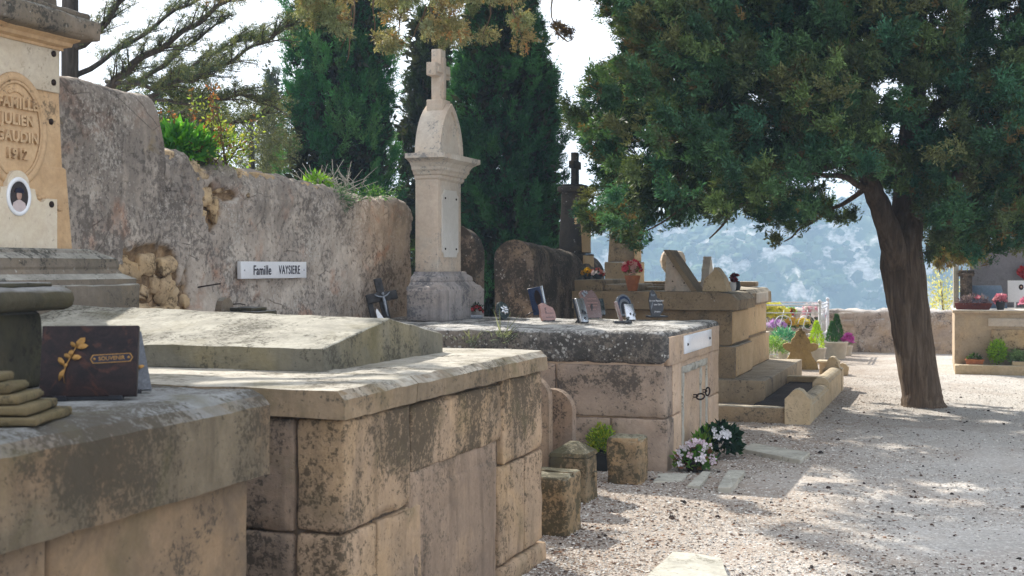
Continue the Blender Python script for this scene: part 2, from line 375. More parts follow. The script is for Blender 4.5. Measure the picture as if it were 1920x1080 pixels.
M['iron'] = simple('rusty iron', (.035, .022, .018), .7, .4, .3)
M['whitepaint'] = simple('white painted iron', (.74, .76, .82), .45, 0, .4)
M['white'] = simple('white enamel', (.76, .77, .80), .35, 0, .5, .2, .03)
M['ink'] = simple('black lettering', (.012, .013, .03), .5, 0, .3, 0, 0)
M['whiteink'] = simple('pale engraved lettering', (.72, .72, .75), .5, 0, .3, 0, 0)
M['cream'] = simple('cream glazed pot', (.66, .60, .50), .5, 0, .4, 0, .08, 12)
M['redpot'] = simple('dark red trough', (.16, .035, .025), .5, 0, .3)
M['terra'] = simple('terracotta', (.46, .17, .075), .8, 0, .2, 0, .15, 12)
M['blackpot'] = simple('dark plastic pot', (.02, .024, .027), .45, 0, .4)
M['wood'] = simple('grey weathered wood', (.06, .058, .06), .85, 0, .2, 0, .25, 25, .5)
M['photo_dark'] = simple('sepia portrait ground', (.035, .022, .022), .25, 0, .5, .5, .1)
M['skin'] = simple('portrait face', (.42, .26, .20), .4, 0, .4, .3, .05)
M['shirt'] = simple('portrait blouse', (.55, .46, .45), .4, 0, .4, .3, .05)
M['leaf'] = leafmat('foliage', .38)
M['scaleleaf'] = leafmat('conifer foliage', .25, .6, (1.5, 1.45, .6), .2)
M['petal'] = leafmat('petals', .35, .5, (1.1, 1.1, 1.1))
M['soil'] = stone('dark planting soil', (.055, .035, .025), (.03, .02, .015), None, 0, (.01, .008, .006), .4, bs=1.0, off=130)
def barkmat(name, c1, c2, c3):
    t = NT(name); v = t.map(scale=(14, 14, 1.5))
    f = t.noise(1.5, 6, .65, v, .5); c = t.ramp(f, [(.3, c1), (.5, c2), (.7, c3)])
    h = t.math('ADD', f, t.math('MULTIPLY', t.noise(40, 4, .6), .3))
    return t.bsdf(c, .95, t.bump(h, .9, .03), .15)
M['bark'] = barkmat('red brown fibrous bark', (.06, .042, .029), (.125, .088, .060), (.20, .15, .11))
M['barkgrey'] = barkmat('grey cedar bark', (.035, .033, .03), (.07, .062, .055), (.12, .11, .10))
# ================================================================ SETTING
def lin(a, b, n): return list(np.linspace(a, b, n, endpoint=False))
def sm(x): x = np.clip(x, 0, 1); return x*x*(3-2*x)
def hnoise(x, y, s, off=0):
    return np.array([mnoise.noise(Vector((a*s+off, b*s-off, off))) for a, b in zip(x.ravel(), y.ravel())]).reshape(x.shape)
def gridmesh(name, X, Y, Z, mat, kind):
    ny, nx = X.shape
    v = np.stack([X, Y, Z], -1).reshape(-1, 3)
    i = np.arange((ny-1)*(nx-1)); r = i//(nx-1); c = i % (nx-1); a = r*nx+c
    f = np.stack([a, a+1, a+nx+1, a+nx], 1)
    me = bpy.data.meshes.new(name); me.vertices.add(len(v)); me.vertices.foreach_set('co', v.astype(np.float32).ravel())
    me.loops.add(f.size); me.loops.foreach_set('vertex_index', f.astype(np.int32).ravel())
    me.polygons.add(len(f)); me.polygons.foreach_set('loop_start', np.arange(0, f.size, 4, dtype=np.int32))
    me.update(calc_edges=True); me.polygons.foreach_set('use_smooth', [True]*len(f))
    return tag(link(name, me, mat), kind=kind)

# ground sheet: cemetery terrace, valley and the hill beyond
xs = lin(-420, -60, 18)+lin(-60, -8, 26)+lin(-8, 10, 150)+lin(10, 60, 30)+lin(60, 230, 60)+lin(230, 620, 26)+[620]
ys = lin(-60, 0, 10)+lin(0, 5, 10)+lin(5, 26, 175)+lin(26, 120, 24)+lin(120, 300, 18)+lin(300, 480, 90)+lin(480, 700, 12)+[700]
GX, GY = np.meshgrid(np.array(xs), np.array(ys))
U_ = (GX-OX)*RUx+(GY-OY)*RUy; V_ = (GX-OX)*RVx+(GY-OY)*RVy
near = (GY < 27) & (np.abs(GX) < 12)
GZ = np.zeros_like(GX)
hn = hnoise(GX, GY, .9, 3)*.012+hnoise(GX, GY, 3.1, 8)*.006
GZ = np.where(near, hn, 0)
GZ -= 46*sm((V_-21.3)/75)
ridge = np.clip(13+(GX-27)*.105, 7, 34)+hnoise(GX, GY, .012, 2)*4+hnoise(GX, GY, .04, 12)*2
rg_ = 1-np.abs(hnoise(GX, GY*.35, .022, 5))*2
t_ = sm((GY+rg_*26+hnoise(GX, GY, .03, 31)*16-350)/115)
hill = (ridge+46)*t_
cl = hnoise(GX, GY, .05, 17)
hill += np.where((t_ > .05) & (t_ < .97), np.round((hill+cl*9)/11)*11-hill, 0)*.55*(cl > -.12)
hill += hnoise(GX, GY, .13, 9)*2.2*sm((GY-320)/40)
GZ = GZ+hill
def ground_mat():
    t = NT('pale crushed gravel and leaf litter')
    pos = t.pos
    u = t.n('ShaderNodeVectorMath', operation='DOT_PRODUCT'); t.lk(pos, u.inputs[0]); u.inputs[1].default_value = (RUx, RUy, 0)
    u0 = OX*RUx+OY*RUy
    uu = t.math('SUBTRACT', u.outputs['Value'], u0)
    vo = t.vor(62, None, 'F1', 'Color'); vd = t.vor(62)
    peb = t.sepz(vo, 0); fine = t.noise(70, 5, .75); mid = t.noise(6, 6, .7, None, .5); big = t.noise(1.1, 5, .6, None, .6)
    c = t.mix(t.step(big, .35, .65), (.56, .53, .495), (.48, .455, .425))
    c = t.mix(.75, c, t.ramp(peb, [(0, .40), (.5, .5), (.85, .55), (1, .70)]), 'OVERLAY')
    c = t.mix(.6, c, t.ramp(fine, [(.3, .28), (.7, .68)]), 'OVERLAY')
    dk = t.math('MULTIPLY', t.step(t.noise(24, 4, .7, None, .8), .58, .66), t.step(mid, .4, .6))
    c = t.mix(t.math('MULTIPLY', dk, .45), c, (.16, .13, .11))
    c = t.mix(t.math('MULTIPLY', t.step(t.noise(.7, 5, .65, t.map(loc=(5, 1, 0)), .8), .5, .66), .45), c, (.36, .29, .24))
    # red brown earth and needles near the tombs
    lm = t.math('ADD', uu, t.math('MULTIPLY', t.math('SUBTRACT', t.noise(.9, 5, .65, None, .4), .5), 3.4))
    lm = t.math('ADD', lm, t.math('MULTIPLY', t.math('SUBTRACT', mid, .5), 2.0))
    lf = t.step(t.math('MULTIPLY', lm, .30), .12, .62)
    e = t.mix(t.step(t.noise(30, 5, .7), .35, .65), (.35, .275, .215), (.18, .135, .10))
    c = t.mix(t.math('MULTIPLY', t.math('SUBTRACT', 1.0, lf), .70), c, e)
    wh = t.math('GREATER_THAN', peb, .94); c = t.mix(t.math('MULTIPLY', wh, .5), c, (.70, .68, .65))
    # far hill
    yy = t.sepz(pos, 1); far = t.math('GREATER_THAN', yy, 60.0)
    nz_ = t.sepz(t.geo.outputs['Normal'])
    rk = t.math('ADD', t.math('MULTIPLY', t.noise(.075, 9, .70, t.map(scale=(1, .5, 1.2)), .15), 1.0), t.math('MULTIPLY', t.math('SUBTRACT', .80, nz_), .22))
    gr = t.mix(t.step(t.noise(.22, 5, .7), .36, .62), (.02, .045, .02), (.07, .10, .045))
    rkc = t.mix(t.step(t.noise(.3, 6, .75, t.map(scale=(1, 1, 3))), .38, .6), (.62, .58, .52), (.30, .28, .24))
    hc = t.mix(t.step(rk, .52, .59), gr, rkc)
    c = t.mix(far, c, hc)
    h = t.math('ADD', t.math('MULTIPLY', vd, -1.0), t.math('MULTIPLY', fine, .9))
    return t.bsdf(c, .95, t.bump(h, .7, .012), .15)
gridmesh('ground', GX, GY, GZ, ground_mat(), 'structure')

def ground_ok(x, y):
    u, v = (x-OX)*RUx+(y-OY)*RUy, (x-OX)*RVx+(y-OY)*RVy
    ok = (u > .02) | ((v > 2.5) & (v < 5.5) & (u > -1))
    return ok & (v < 20.3) & ~((u > 1.9) & (v > 16))
# loose gravel (denser nearer the camera)
def pebbles(name, n, rmin, rmax, cols, y0, y1, flat=.6, kind='stuff', bias=1.6, ubias=None):
    y = y0+(y1-y0)*RG.random(n)**bias; x = RG.uniform(-.12, .44, n)*y
    k = ground_ok(x, y)
    if ubias is not None:
        u = (x-OX)*RUx+(y-OY)*RUy; k &= RG.random(n) < np.exp(-np.clip(u, 0, 9)/ubias)+.05
    x, y = x[k], y[k]; n = len(x)
    r = RG.uniform(rmin, rmax, n)*(.55+.9*RG.random(n)**3)
    o = [(math.cos(q), math.sin(q), 0.0) for q in np.arange(6)*math.pi/3]+[(.62*math.cos(q), .62*math.sin(q), .75) for q in np.arange(3)*2.094+.5]
    o = np.array(o); tri = np.array([[0,1,6],[1,2,7],[1,7,6],[2,3,7],[3,4,8],[3,8,7],[4,5,8],[5,0,6],[5,6,8],[6,7,8]])
    jit = 1+RG.uniform(-.25, .25, (n, 9, 1)); a = RG.uniform(0, 6.28, n)
    ca, sa = np.cos(a), np.sin(a)
    v = o[None]*jit*r[:, None, None]; v[..., 1] *= .75; v[..., 2] *= flat
    X = v[..., 0]*ca[:, None]-v[..., 1]*sa[:, None]+x[:, None]; Y = v[..., 0]*sa[:, None]+v[..., 1]*ca[:, None]+y[:, None]
    Z = v[..., 2]+.004
    vv = np.stack([X, Y, Z], -1)[:, tri].reshape(-1, 3)
    c = np.array(cols)[RG.integers(0, len(cols), n)]*RG.uniform(.75, 1.15, (n, 1))
    o = quadmesh(name, vv, np.repeat(c, len(tri), 0), M['pebble'], k=3); tag(o, kind=kind); return o
def attrmat(name, ro=.9, bs=0.0):
    t = NT(name); a = t.n('ShaderNodeAttribute', attribute_name='Col').outputs['Color']
    return t.bsdf(a, ro, t.bump(t.noise(60, 3), bs, .005) if bs else None, .2)
M['pebble'] = attrmat('loose gravel')
g1 = pebbles('gravel', 80000, .004, .010, [(.56,.53,.485),(.52,.49,.45),(.62,.59,.545),(.46,.43,.39),(.67,.645,.60),(.42,.38,.34)], 5.6, 19)
tag(g1, 'loose pale gravel scattered over the path', 'gravel')
g2 = pebbles('leaf_litter', 42000, .004, .013, [(.13,.07,.045),(.06,.04,.03),(.20,.11,.065),(.10,.06,.045)], 5.6, 17, .35, ubias=1.7)
tag(g2, 'dry brown needles and leaf litter over the path edge', 'litter')
g3 = pebbles('fallen_cones', 650, .009, .019, [(.045,.03,.026),(.07,.045,.035),(.03,.024,.022)], 5.8, 16, .9, bias=1.3)
tag(g3, 'small dark fallen cones scattered on the gravel', 'cones')

# scrub on the far hill
def hillscrub():
    n = 5200; x = RG.uniform(-20, 260, n); y = RG.uniform(325, 475, n)
    xi = np.clip(np.searchsorted(np.array(xs), x)-1, 0, len(xs)-2); yi = np.clip(np.searchsorted(np.array(ys), y)-1, 0, len(ys)-2)
    z = GZ[yi, xi]; dz = np.abs(GZ[yi+1, xi]-z)/np.abs(np.array(ys)[yi+1]-np.array(ys)[yi])
    k = (dz < 1.3); k &= np.array([mnoise.noise(Vector((a*.03, b*.03, 4))) > -.12 for a, b in zip(x, y)])
    x, y, z = x[k], y[k], z[k]; n = len(x)
    mb = MB(); mb.sph((0, 0, 0), 1, n=6, m=4)
    bv = np.array(mb.v); tr = []
    for f in mb.f: tr.append(f[:3]); 
    for f in mb.f:
        if len(f) == 4: tr.append((f[0], f[2], f[3]))
    tr = np.array(tr)
    r = RG.uniform(1.2, 3.2, (n, 1, 1)); v = bv[None]*(1+RG.uniform(-.3, .3, (n, len(bv), 1)))*r; v[..., 2] *= .85
    v += np.stack([x, y, z+.3], 1)[:, None]
    c = np.array([[.035,.06,.025]])*RG.uniform(.6, 2.0, (n, 1))+np.array([[.02,.01,0]])*RG.random((n, 1))
    o = quadmesh('hillside_scrub', v[:, tr].reshape(-1, 3), np.repeat(c, len(tr), 0), M['pebble'], k=3)
    tag(o, 'dense green scrub covering the hazy hillside', 'scrub', kind='stuff')
hillscrub()

# haze
hz = MB(); hz.box(-415, 615, -58, 695, -52, 46); ho = hz.build('haze', None)
t = bpy.data.materials.new('haze'); t.use_nodes = True; t.node_tree.nodes.clear()
oo = t.node_tree.nodes.new('ShaderNodeOutputMaterial'); pv = t.node_tree.nodes.new('ShaderNodeVolumePrincipled')
pv.inputs['Color'].default_value = (.52, .73, 1.0, 1); pv.inputs['Density'].default_value = .0012; pv.inputs['Anisotropy'].default_value = .0
t.node_tree.links.new(pv.outputs[0], oo.inputs['Volume']); ho.data.materials.append(t)
tag(ho, 'pale blue haze in the valley air', 'haze', kind='stuff')

# ================================================================ STRUCTURES OF THE ROW
class RB(MB):
    """builder in row coordinates (u, v, z), recentred on a thing's base"""
    def build(s, name, mat, parent, org=(0, 0, 0)):
        s.v = [(p[0]-org[0], p[1]-org[1], p[2]-org[2]) for p in s.v]
        return MB.build(s, name, mat, parent)
def rthing(name, label, cat, org, group=None):
    return thing(name, label, cat, RW(*org), ROT, group)

# ---- cemetery wall -------------------------------------------------
def wall():
    org = (-3.5, 3, 0)
    w = rthing('cemetery_wall', 'old rendered stone wall with fallen plaster and a higher grey block at its left', 'wall', org)
    vs_ = list(np.arange(-2.6, 2.4, .12))+list(np.arange(2.4, 8.1, .026))
    zc = [(-3, 2.86), (3.52, 2.83), (3.59, 2.79), (3.615, 2.70), (3.635, 2.47), (3.95, 2.48), (4.2, 2.36), (4.6, 2.42), (5.1, 2.40), (6.0, 2.37), (6.6, 2.34), (7.2, 2.27), (7.7, 2.33), (8.1, 2.25)]
    ztop = np.interp(vs_, [a for a, b in zc], [b for a, b in zc])
    holes = [(3.5, 1.49, .50, .28), (4.3, 2.05, .14, .16), (4.5, 2.17, .16, .05), (3.32, 1.30, .34, .2), (3.75, 1.25, .3, .25)]
    nz_, th = 86, .46
    V = []; hm = []
    for i, v in enumerate(vs_):
        T = ztop[i]+.035*fbm((v, 0, 5), 3.0)*(1 if v > 3.6 else .35); R = .13 if v > 3.6 else .07
        prof = []
        for k in range(nz_): prof.append((-3.3, (T-R)*k/(nz_-1), 1, 0))
        for k in range(1, 9):
            a = math.pi/2*k/8; prof.append((-3.3-R+R*math.cos(a), T-R+R*math.sin(a), math.cos(a), math.sin(a)))
        for k in range(1, 6): prof.append((-3.3-R-(th-2*R)*k/6, T+.01, 0, 1))
        for k in range(0, 9):
            a = math.pi/2*k/8; prof.append((-3.3-th+R-R*math.sin(a), T-R+R*math.cos(a), -math.sin(a), math.cos(a)))
        for k in range(1, 5): prof.append((-3.3-th, (T-R)*(1-k/4), -1, 0))
        for u, z, nu, nv in prof:
            d = .010*fbm((u, v, z), 6)+.012*nz((u, v, z), 1.1, 3)+.005*abs(nz((u, v, z), 22, 7))
            if v > 3.62: d += .034*fbm((u, v, z), 3.0, 4)*(1 if z > 1.9 else .5)+.011*fbm((u, v, z), 15, 4)*(1.6 if z > 2.05 else .8)
            else: d += .004*fbm((u, v, z), 14, 4)
            h = 0
            if nu > 0:
                for (hv, hz_, a, b) in holes:
                    q = 1-math.hypot((v-hv)/a, (z-hz_)/b)+.42*fbm((v, z, 2), 4.5)
                    h = max(h, min(1, max(0, q*6)))
                d -= .060*h
                # long cracks in the render
                for (cv, cz0, cz1, sd) in ((3.68, 1.7, 2.5, 0), (3.95, 2.0, 2.4, 4), (4.95, 1.28, 1.46, 9), (3.1, 1.5, 2.0, 12)):
                    if cz0 < z < cz1:
                        if abs(v-(cv+.07*nz((0, sd, z), 5)+.02*nz((0, sd, z), 20))) < .014: d -= .03
            V.append((u+nu*d-org[0], v-org[1], z+nv*d)); hm.append(h)
    m = len(prof); n = len(vs_)
    f = [(i*m+k, (i+1)*m+k, (i+1)*m+k+1, i*m+k+1) for i in range(n-1) for k in range(m-1)]
    f.append(tuple(range(m))[::-1]); f.append(tuple(range((n-1)*m, n*m)))
    me = bpy.data.meshes.new('masonry'); me.from_pydata(V, [], f); me.update()
    me.polygons.foreach_set('use_smooth', [True]*len(f))
    at = me.attributes.new('Hole', 'FLOAT', 'POINT'); at.data.foreach_set('value', hm)
    t = NT('old lime render wall')
    ps = t.pos; big = t.noise(1.3, 6, .62, None, .4); med = t.noise(4.2, 6, .65, None, .5); fine = t.noise(30, 6, .7)
    z = t.sepz(ps)
    sv = t.map(scale=(5, 5, .8)); stv = t.noise(1.7, 6, .65, sv, .4)
    c = t.mix(t.step(big, .36, .6), (.455, .385, .32), (.35, .305, .265))
    c = t.mix(t.math('MULTIPLY', t.step(t.noise(1.9, 6, .65, t.map(loc=(4, 2, 7)), .7), .5, .62), .9), c, (.56, .49, .42))
    c = t.mix(t.math('MULTIPLY', t.step(t.noise(2.4, 5, .6, t.map(loc=(9, 1, 3)), .5), .56, .68), .75), c, (.42, .235, .155))
    zr = t.n('ShaderNodeMapRange'); t.lk(z, zr.inputs[0]); zr.inputs[1].default_value = 1.55; zr.inputs[2].default_value = 2.45
    zr.inputs[3].default_value = -.10; zr.inputs[4].default_value = .13
    dk = t.math('ADD', t.math('ADD', t.math('MULTIPLY', med, .55), t.math('MULTIPLY', stv, .5)), zr.outputs[0])
    c = t.mix(t.math('MULTIPLY', t.step(dk, .48, .64), .66), c, (.175, .155, .138))
    sp = t.math('ADD', t.math('MULTIPLY', t.noise(24, 5, .7), .7), t.math('MULTIPLY', big, .5))
    c = t.mix(t.math('MULTIPLY', t.step(sp, .62, .68), .6), c, (.07, .06, .055))
    lm = t.math('ADD', t.math('MULTIPLY', t.noise(38, 4, .7, t.map(loc=(2, 2, 2))), .7), t.math('MULTIPLY', t.noise(1.8, 4, .6, t.map(loc=(5, 5, 1))), .5))
    c = t.mix(t.math('MULTIPLY', t.step(lm, .655, .72), .6), c, (.52, .48, .43))
    c = t.mix(t.math('MULTIPLY', t.step(t.noise(5, 5, .7, t.map(loc=(1, 8, 1)), .6), .62, .70), t.math('MULTIPLY', zr.outputs[0], 3.0)), c, (.30, .22, .10))
    c = t.mix(.55, c, t.ramp(fine, [(.3, .38), (.7, .62)]), 'OVERLAY')
    hA = t.n('ShaderNodeAttribute', attribute_name='Hole').outputs['Fac']
    hc = t.mix(t.step(t.noise(11, 5, .65), .35, .65), (.34, .235, .14), (.09, .058, .036))
    c = t.mix(t.step(hA, .2, .6), c, hc)
    h = t.math('ADD', t.math('MULTIPLY', fine, .5), t.math('MULTIPLY', t.noise(9, 6, .7), 1.2))
    # hairline crazing of the render
    cr = t.step(t.vor(3.1, t.map(loc=(1, 1, 1)), 'DISTANCE_TO_EDGE'), .0, .012)
    cg = t.step(t.noise(1.7, 3, .5, t.map(loc=(6, 6, 6))), .5, .56)
    crk = t.math('MULTIPLY', t.math('SUBTRACT', 1.0, cr), cg)
    c = t.mix(t.math('MULTIPLY', crk, .5), c, (.07, .055, .045)); h = t.math('SUBTRACT', h, t.math('MULTIPLY', crk, .7))
    t.bsdf(c, .94, t.bump(h, .75, .014), .15)
    link('masonry', me, t.m, w)
    rb = RB(); rs = random.Random(3)
    spots = [(3.25, 1.60, .15, .09), (3.5, 1.61, .12, .1), (3.74, 1.60, .10, .08), (3.2, 1.43, .14, .09), (3.46, 1.42, .09, .07), (3.62, 1.47, .07, .09), (3.78, 1.40, .14, .12),
             (3.3, 1.25, .16, .09), (3.6, 1.24, .14, .08), (3.9, 1.22, .14, .07), (3.1, 1.30, .09, .07), (4.24, 2.14, .09, .09), (4.38, 2.05, .08, .11), (4.2, 2.0, .06, .06),
             (4.5, 2.21, .16, .05), (4.85, 2.17, .13, .06), (4.7, 2.11, .07, .05), (3.45, 1.30, .07, .05), (3.05, 1.45, .08, .07), (4.0, 1.34, .07, .06)]
    for i, (v, z, a, b) in enumerate(spots):
        R_ = Matrix.Translation((-3.362, v, z)) @ Matrix.Rotation(rs.uniform(-.4, .4), 4, 'X')
        if i % 3: rb.gbox(-.07, .055+rs.uniform(-.02, .015), -a*.84, a*.84, -b*.84, b*.84, r=.03, st=.018, amp=.020, seed=i*3.1, ns=8, M=R_)
        else: rb.sph((0, 0, 0), 1, (.075, a*.95, b*.95), 18, 12, .7, i*1.7, M=R_)
    for i in range(24):
        v = 3.75+i*.105+rs.uniform(-.04, .04); zt = np.interp(v, [a for a, b in zc], [b for a, b in zc]); a, b = rs.uniform(.05, .11), rs.uniform(.03, .055)
        rb.gbox(-3.52, -3.335+rs.uniform(-.03, .02), v-a, v+a, zt-.09-b+rs.uniform(-.05, .03), zt-.07+b, r=.02, st=.02, amp=.014, seed=i*2.3+50, ns=9)
    rb.build('exposed_rubble', M['rubble'], w, org)
    # bits of rusty iron in the wall
    n_ = RB(); n_.tube([(-3.32, 4.03, 1.435), (-3.24, 4.2, 1.46), (-3.20, 4.26, 1.47)], .006, 6)
    n_.tube([(-3.32, 4.55, 1.30), (-3.25, 4.62, 1.305), (-3.25, 4.7, 1.295)], .005, 6)
    n_.build('iron_spike', M['iron'], w, org)
wall()

def text_mesh(name, s, size, mat, parent, M4, ext=.001, xs_=1.0, bold=0.0, align='CENTER', sp=1.0):
    cu = bpy.data.curves.new(name, 'FONT'); cu.body = s; cu.size = size; cu.extrude = ext; cu.offset = bold
    cu.align_x = align; cu.align_y = 'CENTER'; cu.space_character = sp
    ob = bpy.data.objects.new(name+'_tmp', cu); COL.objects.link(ob)
    dg = bpy.context.evaluated_depsgraph_get(); dg.update()
    me = bpy.data.meshes.new_from_object(ob.evaluated_get(dg))
    bpy.data.objects.remove(ob); 
    me.transform(M4 @ Matrix.Diagonal((xs_, 1, 1, 1)))
    me.materials.clear(); me.name = name
    return link(name, me, mat, parent)
# local frame that stands a text upright on a face whose normal is +u (reads along +v)
FACE_U = Matrix(((0, 0, 1, 0), (1, 0, 0, 0), (0, 1, 0, 0), (0, 0, 0, 1)))
FACE_mV = Matrix(((1, 0, 0, 0), (0, 0, -1, 0), (0, 1, 0, 0), (0, 0, 0, 1)))
def T(*p): return Matrix.Translation(p)

# ---- name sign on the wall ------------------------------------------
sg = rthing('name_sign', 'white marble sign with a family name in black serif letters fixed to the old wall', 'sign', (-3.262, 5.17, 1.572))
mb = MB(); mb.gbox(-.018, .018, -.54, .54, -.07, .07, r=.004, st=.2, amp=.0003); mb.build('marble_panel', M['white'], sg)
def serif_text():
    fx = .0215; ob = text_mesh('lettering', 'Famille', .112, M['ink'], sg, T(fx, -.215, -.004) @ FACE_U, xs_=.84, bold=.0006, sp=1.08)
    o2 = text_mesh('lettering', 'VAYSIERE', .104, M['ink'], sg, T(fx, .235, -.002) @ FACE_U, xs_=.76, bold=.0004, sp=1.12)
serif_text()
for v in (-.49, .49):
    mb = MB(); mb.lathe([(.008, 0), (.008, .004), (.003, .007), (0, .008)], 10, M=T(.018, v, 0) @ Matrix.Rotation(math.pi/2, 4, 'Y'))
    mb.build('screw', M['silver'], sg)

# ---- tomb A (nearest, cropped at the left) -------------------------
oA = (-1.3, -1.7, 0)
tA = rthing('box_tomb', 'nearest big stone box tomb with a chamfered mossy top slab carrying the granite souvenir plaque', 'tomb', oA)
rb = RB(); 
# slab with chamfer
pr = [(-3.2, .905), (-.035, .905), (-.035, 1.135), (-.065, 1.165), (-.11, 1.185), (-3.2, 1.185)]
vv = [-3.2, -3.0]+list(np.linspace(-2.9, -.50, 70))+[-.485, -.478]
def extr(rb, prof, vs_, amp=.003, caps=True, sub=.06):
    P_ = []
    for i in range(len(prof)-1+1):
        a = prof[i]; b = prof[(i+1) % len(prof)]; L = math.hypot(a[0]-b[0], a[1]-b[1]); n = max(1, min(16, int(L/sub)))
        for k in range(n): P_.append((a[0]+(b[0]-a[0])*k/n, a[1]+(b[1]-a[1])*k/n))
    V = []
    for v in vs_:
        for (u, z) in P_:
            d = amp*fbm((u, v, z), 7)
            V.append((u+d, v, z+d*.8))
    m = len(P_); n = len(vs_)
    f = [(i*m+k, i*m+(k+1) % m, (i+1)*m+(k+1) % m, (i+1)*m+k) for i in range(n-1) for k in range(m)]
    if caps: f.append(tuple(range(m))); f.append(tuple(range((n-1)*m, n*m))[::-1])
    f = [q[::-1] for q in f]
    rb.add(V, f, False)
extr(rb, pr, vv, .008, sub=.03); rb.build('top_slab', M['stoneA'], tA, oA)
rb = RB()
rb.gbox(-3.1, -.095, -3.2, -1.52, .0, .90, r=.012, st=.12, amp=.004, seed=1)
rb.gbox(-3.1, -.09, -1.51, -.53, .0, .90, r=.012, st=.08, amp=.004, seed=2)
rb.build('body', M['bodyA'], tA, oA)

# ---- tomb B --------------------------------------------------------
oB = (-1.5, 1.2, 0)
tB = rthing('box_tomb', 'second stone box tomb made of blotched golden blocks under a low gabled lid', 'tomb', oB)
rb = RB(); rb.box(-3.1, -.035, .03, 2.36, 0, 1.03); rb.build('mortar_core', M['mortar'], tB, oB)
rb = RB()
def B(v0, v1, z0, z1, d=0, s=0): rb.gbox(-.20, .0+d, v0, v1, z0, z1, r=.013, st=.028, amp=.0068, seed=s, ns=8)
B(0, .618, .612, 1.030, .0, 1); B(.634, 1.742, .735, 1.018, -.004, 2); B(1.756, 2.385, .612, 1.034, -.002, 3)
B(0, .290, .0, .600, .0, 4); B(.302, .735, .0, .600, -.006, 5)
B(1.70, 2.085, .11, .600, -.003, 6); B(2.096, 2.385, .11, .603, .0, 7); B(1.70, 2.41, -.02, .10, .02, 8)
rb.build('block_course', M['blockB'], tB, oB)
rb = RB(); rb.gbox(-.18, -.012, .62, 1.70, .0, .745, r=.02, st=.04, amp=.009, seed=11, ns=4)
rb.gbox(-.18, -.004, .76, 1.66, .03, .66, r=.02, st=.04, amp=.006, seed=13, ns=5); rb.build('mortar_panel', M['plasterB'], tB, oB)
rb = RB()
rb.gbox(-1.25, -.215, .002, .3, .602, 1.03, r=.012, st=.05, amp=.005, seed=14)
rb.gbox(-3.1, -1.265, .006, .3, .602, 1.03, r=.012, st=.1, amp=.005, seed=15)
rb.gbox(-3.1, -.215, -.002, .3, .0, .592, r=.012, st=.07, amp=.005, seed=16)
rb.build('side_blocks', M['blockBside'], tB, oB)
rb = RB()
def slabB(v0, v1, s):
    pr = [(-3.2, 1.038), (.022, 1.038), (.022, 1.112), (-.012, 1.142), (-3.2, 1.142)]
    extr(rb, pr, [v0, v0+.006]+list(np.linspace(v0+.03, v1-.03, max(4, int((v1-v0)/.03))))+[v1-.006, v1], .009, sub=.02)
slabB(-.03, .622, 1); slabB(.628, 1.76, 2); slabB(1.764, 2.41, 3)
rb.build('top_slab', M['slabB'], tB, oB)
# gabled lid
rb = RB()
g0, g1, gm = .72, 2.08, 1.40
def lidB():
    us = [-.462, -.468]+list(np.linspace(-.49, -2.42, 40)); V = []; prof0 = []
    for k in range(9): prof0.append((g0, k/8*.10))
    for k in range(1, 15): prof0.append((g0+(gm-g0)*k/14, None))
    for k in range(1, 15): prof0.append((gm+(g1-gm)*k/14, None))
    for k in range(1, 9): prof0.append((g1, (1-k/8)*.10))
    for i, u in enumerate(us):
        tt = (-.462-u)/1.95; rise = .205+.05*tt; sh = .004 if i == 0 else 0
        for v, z in prof0:
            if z is None:
                q = 1-abs(v-gm)/((gm-g0) if v < gm else (g1-gm)); z = .10+(rise-.10)*q
            d = .006*fbm((u, v, z), 5)+.002*fbm((u, v, z), 20)
            V.append((u, v+d, 1.142+max(0, z+d-sh)))
    m = len(prof0); f = [(i*m+k, i*m+k+1, (i+1)*m+k+1, (i+1)*m+k) for i in range(len(us)-1) for k in range(m-1)]
    f = [q[::-1] for q in f]; f.append(tuple(range(m))[::-1]); f.append(tuple(range((len(us)-1)*m, len(us)*m)))
    rb.add(V, f, False)
lidB(); rb.build('gabled_lid', M['lidB'], tB, oB)

# ---- tomb C --------------------------------------------------------
oC = (-1.5, 6.7, 0)
tC = rthing('box_tomb', 'grey box tomb with black lichened top, two iron rings and many memorial plaques', 'tomb', oC)
rb = RB(); rb.box(-3.1, -.04, 5.58, 7.82, 0, 1.0); rb.build('mortar_core', M['frontC'], tC, oC)
rb = RB(); rb.gbox(-3.22, .0, 5.54, 7.86, .83, 1.09, r=.055, st=.05, amp=.009, seed=2, ns=6); rb.build('top_slab', M['topC'], tC, oC)
rb = RB(); rb.gbox(-.06, .007, 5.62, 7.80, .82, 1.045, r=.006, st=.06, amp=.003, seed=21); rb.build('front_fascia', M['frontC'], tC, oC)
rb = RB()
for (u0, u1, z0, z1, s) in ((-.90, -.012, .415, .822, 1), (-2.0, -.915, .415, .822, 2), (-3.15, -2.015, .415, .822, 3), (-.45, -.004, -.02, .403, 4), (-.80, -.462, -.02, .403, 5), (-1.85, -.812, -.02, .403, 6), (-3.15, -1.862, -.02, .403, 7)):
    rb.gbox(u0, u1, 5.545, 5.8, z0, z1, r=.012, st=.05, amp=.005, seed=s)
rb.build('side_blocks', M['blockC'], tC, oC)
rb = RB()
for (v0, v1, z0, z1, s) in ((5.81, 6.10, .415, .822, 1), (7.38, 7.84, .415, .822, 3), (5.81, 6.12, -.02, .403, 4), (7.38, 7.84, -.02, .403, 6)):
    rb.gbox(-.3, -.008, v0, v1, z0, z1, r=.008, st=.06, amp=.003, seed=s)
rb.gbox(-.3, -.016, 6.11, 7.37, -.02, .822, r=.006, st=.08, amp=.002, seed=9)
rb.build('front_blocks', M['frontC'], tC, oC)
rb = RB(); rb.gbox(-.02, .020, 6.14, 7.33, .88, 1.03, r=.004, st=.2, amp=.0006)
